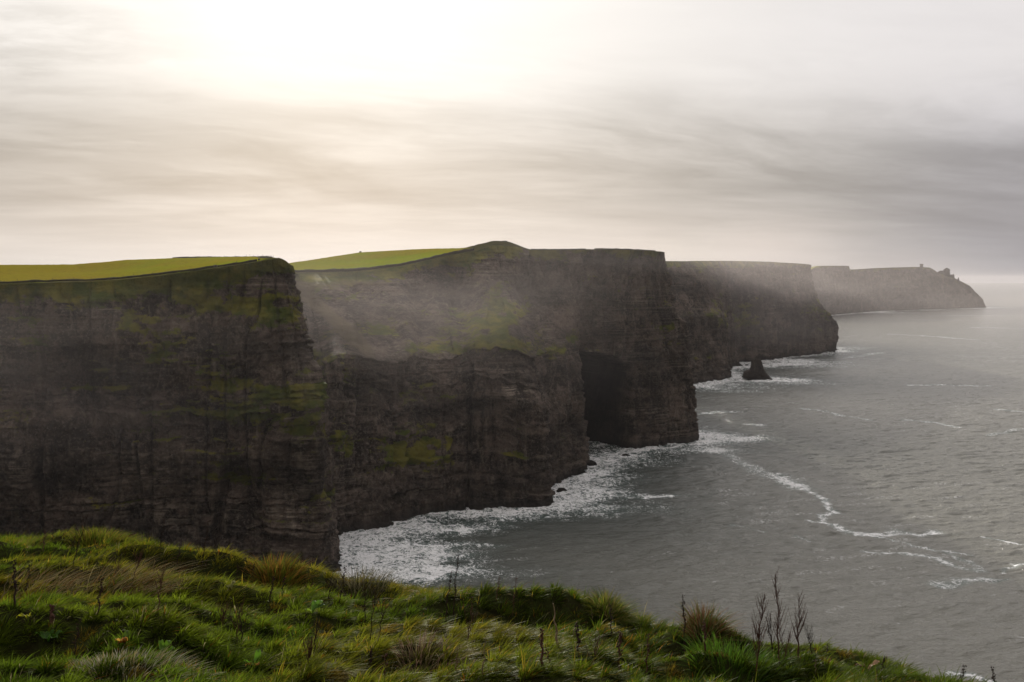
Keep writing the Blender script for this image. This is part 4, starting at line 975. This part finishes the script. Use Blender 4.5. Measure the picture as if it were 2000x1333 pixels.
ST = [  # base, top, colour, style, thickness, label
 ((142, 1110), (171, 1007), 'dark', 'twig', 1.1, 'tallest dark stalk on the left, leaning right across the big crest tuft'),
 ((51, 1062), (61, 1003), 'dark', 'twig', .7, 'thin dark stalk rising over the cliff near the left edge'),
 ((313, 1075), (322, 1010), 'dark', 'seed', .7, 'thin straight stalk on the left crest against the black cliff'),
 ((395, 1112), (409, 1017), 'dark', 'seed', .9, 'tall stalk with a knobbly tip on the crest, right of the long hollow'),
 ((397, 1112), (429, 1052), 'dark', 'twig', .7, 'short stalk forking right from the foot of the knobbly tall one'),
 ((493, 1147), (497, 1101), 'dark', 'seed', .9, 'short upright stalk on the crest left of the orange tuft'),
 ((525, 1178), (535, 1126), 'dark', 'seed', 1.5, 'thick dark stalk with a hooked white tip under the orange tuft'),
 ((552, 1166), (555, 1128), 'dark', 'seed', 1.1, 'short dark stalk just right of the hooked one'),
 ((661, 1190), (674, 1108), 'dark', 'seed', 1.0, 'dark stalk with a round bud standing before the edge of the surf'),
 ((642, 1192), (645, 1140), 'dark', 'twig', 1.4, 'stubby forked stalk left of the round budded one'),
 ((192, 1215), (199, 1130), 'dark', 'seed', 1.3, 'dark stalk with a thick seedy foot below the long left hollow'),
 ((308, 1207), (315, 1130), 'red', 'twig', 1.0, 'reddish stalk below the right end of the long hollow'),
 ((145, 1292), (155, 1207), 'dark', 'seed', 1.0, 'lone black stalk curving up in the lower left grass'),
 ((462, 1261), (465, 1196), 'red', 'twig', 1.0, 'rusty tangled stalk with a pale tip left of the glossy leaves'),
 ((474, 1261), (470, 1210), 'dark', 'twig', 1.1, 'crooked dark stalk right of the rusty tangled one'),
 ((430, 1240), (438, 1198), 'red', 'bushy', .9, 'small rusty bushy stalk in the middle of the left slope'),
 ((436, 1128), (437, 1103), 'dark', 'seed', .8, 'tiny stalk on the crest between the fork and the short upright one'),
 ((462, 1142), (466, 1104), 'dark', 'seed', .8, 'slim dark stalk on the crest, second left of the orange tuft'),
 ((101, 1230), (103, 1182), 'red', 'seed', 3.0, 'thick brown seed head at lower left above the dock leaves'),
 ((28, 1188), (31, 1091), 'dark', 'seed', 1.5, 'thick dark stalk near the left edge below the crest'),
 ((0, 1182), (19, 1121), 'pale', 'plain', 1.0, 'pale bare stalk leaning right at the left edge'),
 ((52, 1161), (58, 1103), 'dark', 'seed', .9, 'thin dark stalk right of the thick one near the left edge'),
 ((258, 1140), (276, 1084), 'red', 'twig', .9, 'red brown stalk crossing the long dark hollow, left of two'),
 ((294, 1135), (304, 1091), 'pale', 'plain', .9, 'pale thin stalk in the right half of the long hollow'),
 ((222, 1138), (236, 1103), 'red', 'twig', .9, 'short red stalk with a forked top in the long hollow'),
 ((84, 1085), (90, 1035), 'red', 'seed', 1.1, 'reddish stalk left of the crest row near the left corner'),
 ((102, 1068), (104, 1040), 'dark', 'seed', .8, 'small stalk on the left crest, middle of three short ones'),
 ((121, 1070), (124, 1042), 'dark', 'seed', .8, 'small stalk on the left crest, right of three short ones'),
 ((133, 1096), (150, 1042), 'dark', 'twig', .8, 'dark stalk leaning right just left of the tallest left stalk'),
 ((345, 1112), (353, 1063), 'dark', 'seed', .9, 'stalk on the crest above the end of the long hollow'),
 ((612, 1290), (620, 1222), 'dark', 'twig', 1.0, 'dark branching stalk below the glossy curled leaves'),
 ((600, 1305), (608, 1262), 'red', 'bushy', 1.0, 'rusty bushy weed near the bottom, left of the branching stalk'),
 ((375, 1112), (391, 1066), 'dark', 'twig', .7, 'thin stalk left of the knobbly tall crest stalk'),
 ((871, 1219), (881, 1115), 'dark', 'seed', 1.3, 'left stalk of the tall dark pair in the centre'),
 ((884, 1205), (896, 1086), 'dark', 'seed', 1.2, 'right and taller stalk of the dark pair in the centre'),
 ((969, 1175), (976, 1128), 'red', 'seed', .9, 'short rusty stalk right of the central dark pair'),
 ((1002, 1208), (1008, 1128), 'red', 'seed', .7, 'thin upright stalk left of the middle mound'),
 ((714, 1226), (713, 1148), 'dark', 'seed', 1.0, 'dark upright stalk below the grey brown tuft'),
 ((724, 1260), (733, 1157), 'dark', 'twig', .9, 'tall thin twiggy stalk right of the one below the grey tuft'),
 ((742, 1247), (747, 1182), 'dark', 'twig', .9, 'short twiggy stalk, rightmost of three below the grey tuft'),
 ((1088, 1270), (1082, 1178), 'pale', 'plain', 1.9, 'thick pale broken stem in the dark hollow of the middle mound'),
 ((1057, 1310), (1059, 1228), 'red', 'seed', 2.0, 'thick forked reddish stem below the dark hollow'),
 ((1076, 1303), (1064, 1258), 'red', 'plain', 1.2, 'reddish stem slanting left beside the thick forked one'),
 ((1130, 1300), (1126, 1217), 'dark', 'seed', 1.7, 'thick dark stem at the right side of the dark hollow'),
 ((1117, 1253), (1127, 1213), 'pale', 'plain', 1.2, 'pale short stem leaning against the thick dark one'),
 ((1194, 1250), (1191, 1180), 'dark', 'seed', 1.0, 'dark straight stem in front of the round mop of grass'),
 ((1155, 1318), (1163, 1260), 'red', 'twig', 1.1, 'brown stem left of the thick pair at the bottom'),
 ((1207, 1312), (1213, 1234), 'red', 'seed', 2.0, 'thick brown stem with a peeled top under the round mop'),
 ((1263, 1330), (1265, 1240), 'red', 'seed', 1.3, 'red brown stem before the black face of the right bank'),
 ((1157, 1216), (1156, 1190), 'pale', 'plain', .9, 'short pale stem left of the round mop of grass'),
 ((1337, 1282), (1333, 1161), 'dark', 'seed', 1.5, 'tall bare pole like stem rising above the right bank'),
 ((1376, 1278), (1376, 1216), 'red', 'seed', 2.2, 'thick hanging brown stem beneath the straw coloured tuft'),
 ((910, 1268), (924, 1196), 'red', 'twig', 1.0, 'rusty stem right of the foot of the central dark pair'),
 ((889, 1318), (895, 1266), 'red', 'plain', .9, 'thin reddish stem at the bottom centre left of the pinkish tuft'),
 ((940, 1330), (948, 1246), 'pale', 'plain', 1.0, 'pale thin stem at the bottom centre'),
 ((751, 1335), (752, 1276), 'red', 'seed', 1.2, 'brown seedy stem at the bottom left of centre'),
 ((722, 1320), (724, 1262), 'dark', 'seed', 1.2, 'dark seedy stem at the bottom, left of the brown one'),
 ((1474, 1335), (1494, 1160), 'red', 'bushy', 1.3, 'leftmost of the three tall dry shrubs, thick pale based stem, leaning right'),
 ((1512, 1290), (1496, 1205), 'dark', 'twig', 1.5, 'dark stem crossing behind the leftmost tall dry shrub'),
 ((1524, 1310), (1513, 1124), 'red', 'bushy', 1.1, 'tallest of the three dry shrubs, crooked and thinly branched'),
 ((1530, 1300), (1542, 1242), 'red', 'twig', 1.0, 'short arching twig at the foot of the tallest dry shrub'),
 ((1560, 1292), (1560, 1168), 'red', 'bushy', 1.1, 'rightmost of the three tall dry shrubs, dense feathery twigs'),
 ((1585, 1284), (1579, 1243), 'dark', 'twig', 1.0, 'small leaning stalk right of the feathery dry shrub'),
 ((1615, 1280), (1617, 1256), 'dark', 'plain', 1.3, 'stubby black stalk on the crest right of the shrubs'),
 ((1593, 1320), (1593, 1288), 'pale', 'plain', 1.0, 'pale peeled stub in the shade right of the shrubs'),
 ((1718, 1331), (1728, 1281), 'dark', 'seed', 1.1, 'dark stalk leaning right near the lower right end of the bank'),
 ((1876, 1338), (1883, 1301), 'dark', 'seed', .9, 'small dark stalk at the bottom right, left of the last one'),
 ((1946, 1350), (1937, 1302), 'dark', 'seed', 1.1, 'last dark stalk at the bottom right corner, leaning left'),
]
for i, q in enumerate(ST): stalk(i, *q)

# ------------------------------------------------------------------ haze
bm = bmesh.new(); bmesh.ops.create_cube(bm, size=1, matrix=Matrix.Translation((0, 0, 130)) @ Matrix.Diagonal((92000, 92000, 280, 1)))
m, n, out = material('haze_air'); pv = n.new('ShaderNodeVolumePrincipled')
pv.inputs['Color'].default_value = (.80, .77, .80, 1); pv.inputs['Density'].default_value = HAZE_D; pv.inputs['Anisotropy'].default_value = .2
n.link(pv.outputs[0], out.inputs['Volume'])
link('haze', bm_mesh('haze', bm), m, label='thin pale sea haze over the whole bay', kind='stuff')

def mist(c, rad, dens, label, seed):
    bm = bmesh.new(); bmesh.ops.create_icosphere(bm, subdivisions=3, radius=1); me = bm_mesh('mist', bm)
    m, n, out = material('mist_air'); tco = n.new('ShaderNodeTexCoord'); p = G(n.nt, tco.outputs['Object']); x, y, z = n.sep(p)
    r2 = x * x + y * y + z * z
    q = n.noise(n.comb(x * 1.6 + seed, y * 1.6, z * 1.9), 1, 3, .55)
    d = (1.0 - r2).mx(0.0).pow(1.3) * q.step(.25, .80) * dens
    pv = n.new('ShaderNodeVolumePrincipled'); pv.inputs['Color'].default_value = (.92, .84, .83, 1); pv.inputs['Anisotropy'].default_value = .35
    n.link(d, pv.inputs['Density']); n.link(pv.outputs[0], out.inputs['Volume'])
    o = link('mist', me, m, label=label, kind='stuff'); o.location = c; o.scale = rad
mist((-100, 740, 138), (250, 230, 100), 6.2e-4, 'drifting mist below the rim of the second headland', 1.0)
mist((-215, 480, 118), (140, 80, 62), 1.2e-3, 'drifting mist before the left part of the nearest cliff', 7.0)
mist((430, 1900, 175), (480, 330, 170), 1.35e-3, 'mist over the upper face of the third headland', 3.0)
mist((1850, 4300, 110), (1300, 1300, 230), 2.1e-4, 'thin mist veiling the farthest headland', 5.0)
mist((120, 930, 205), (190, 80, 56), 9e-4, 'thin mist before the top of the cliff above the cave', 2.0)
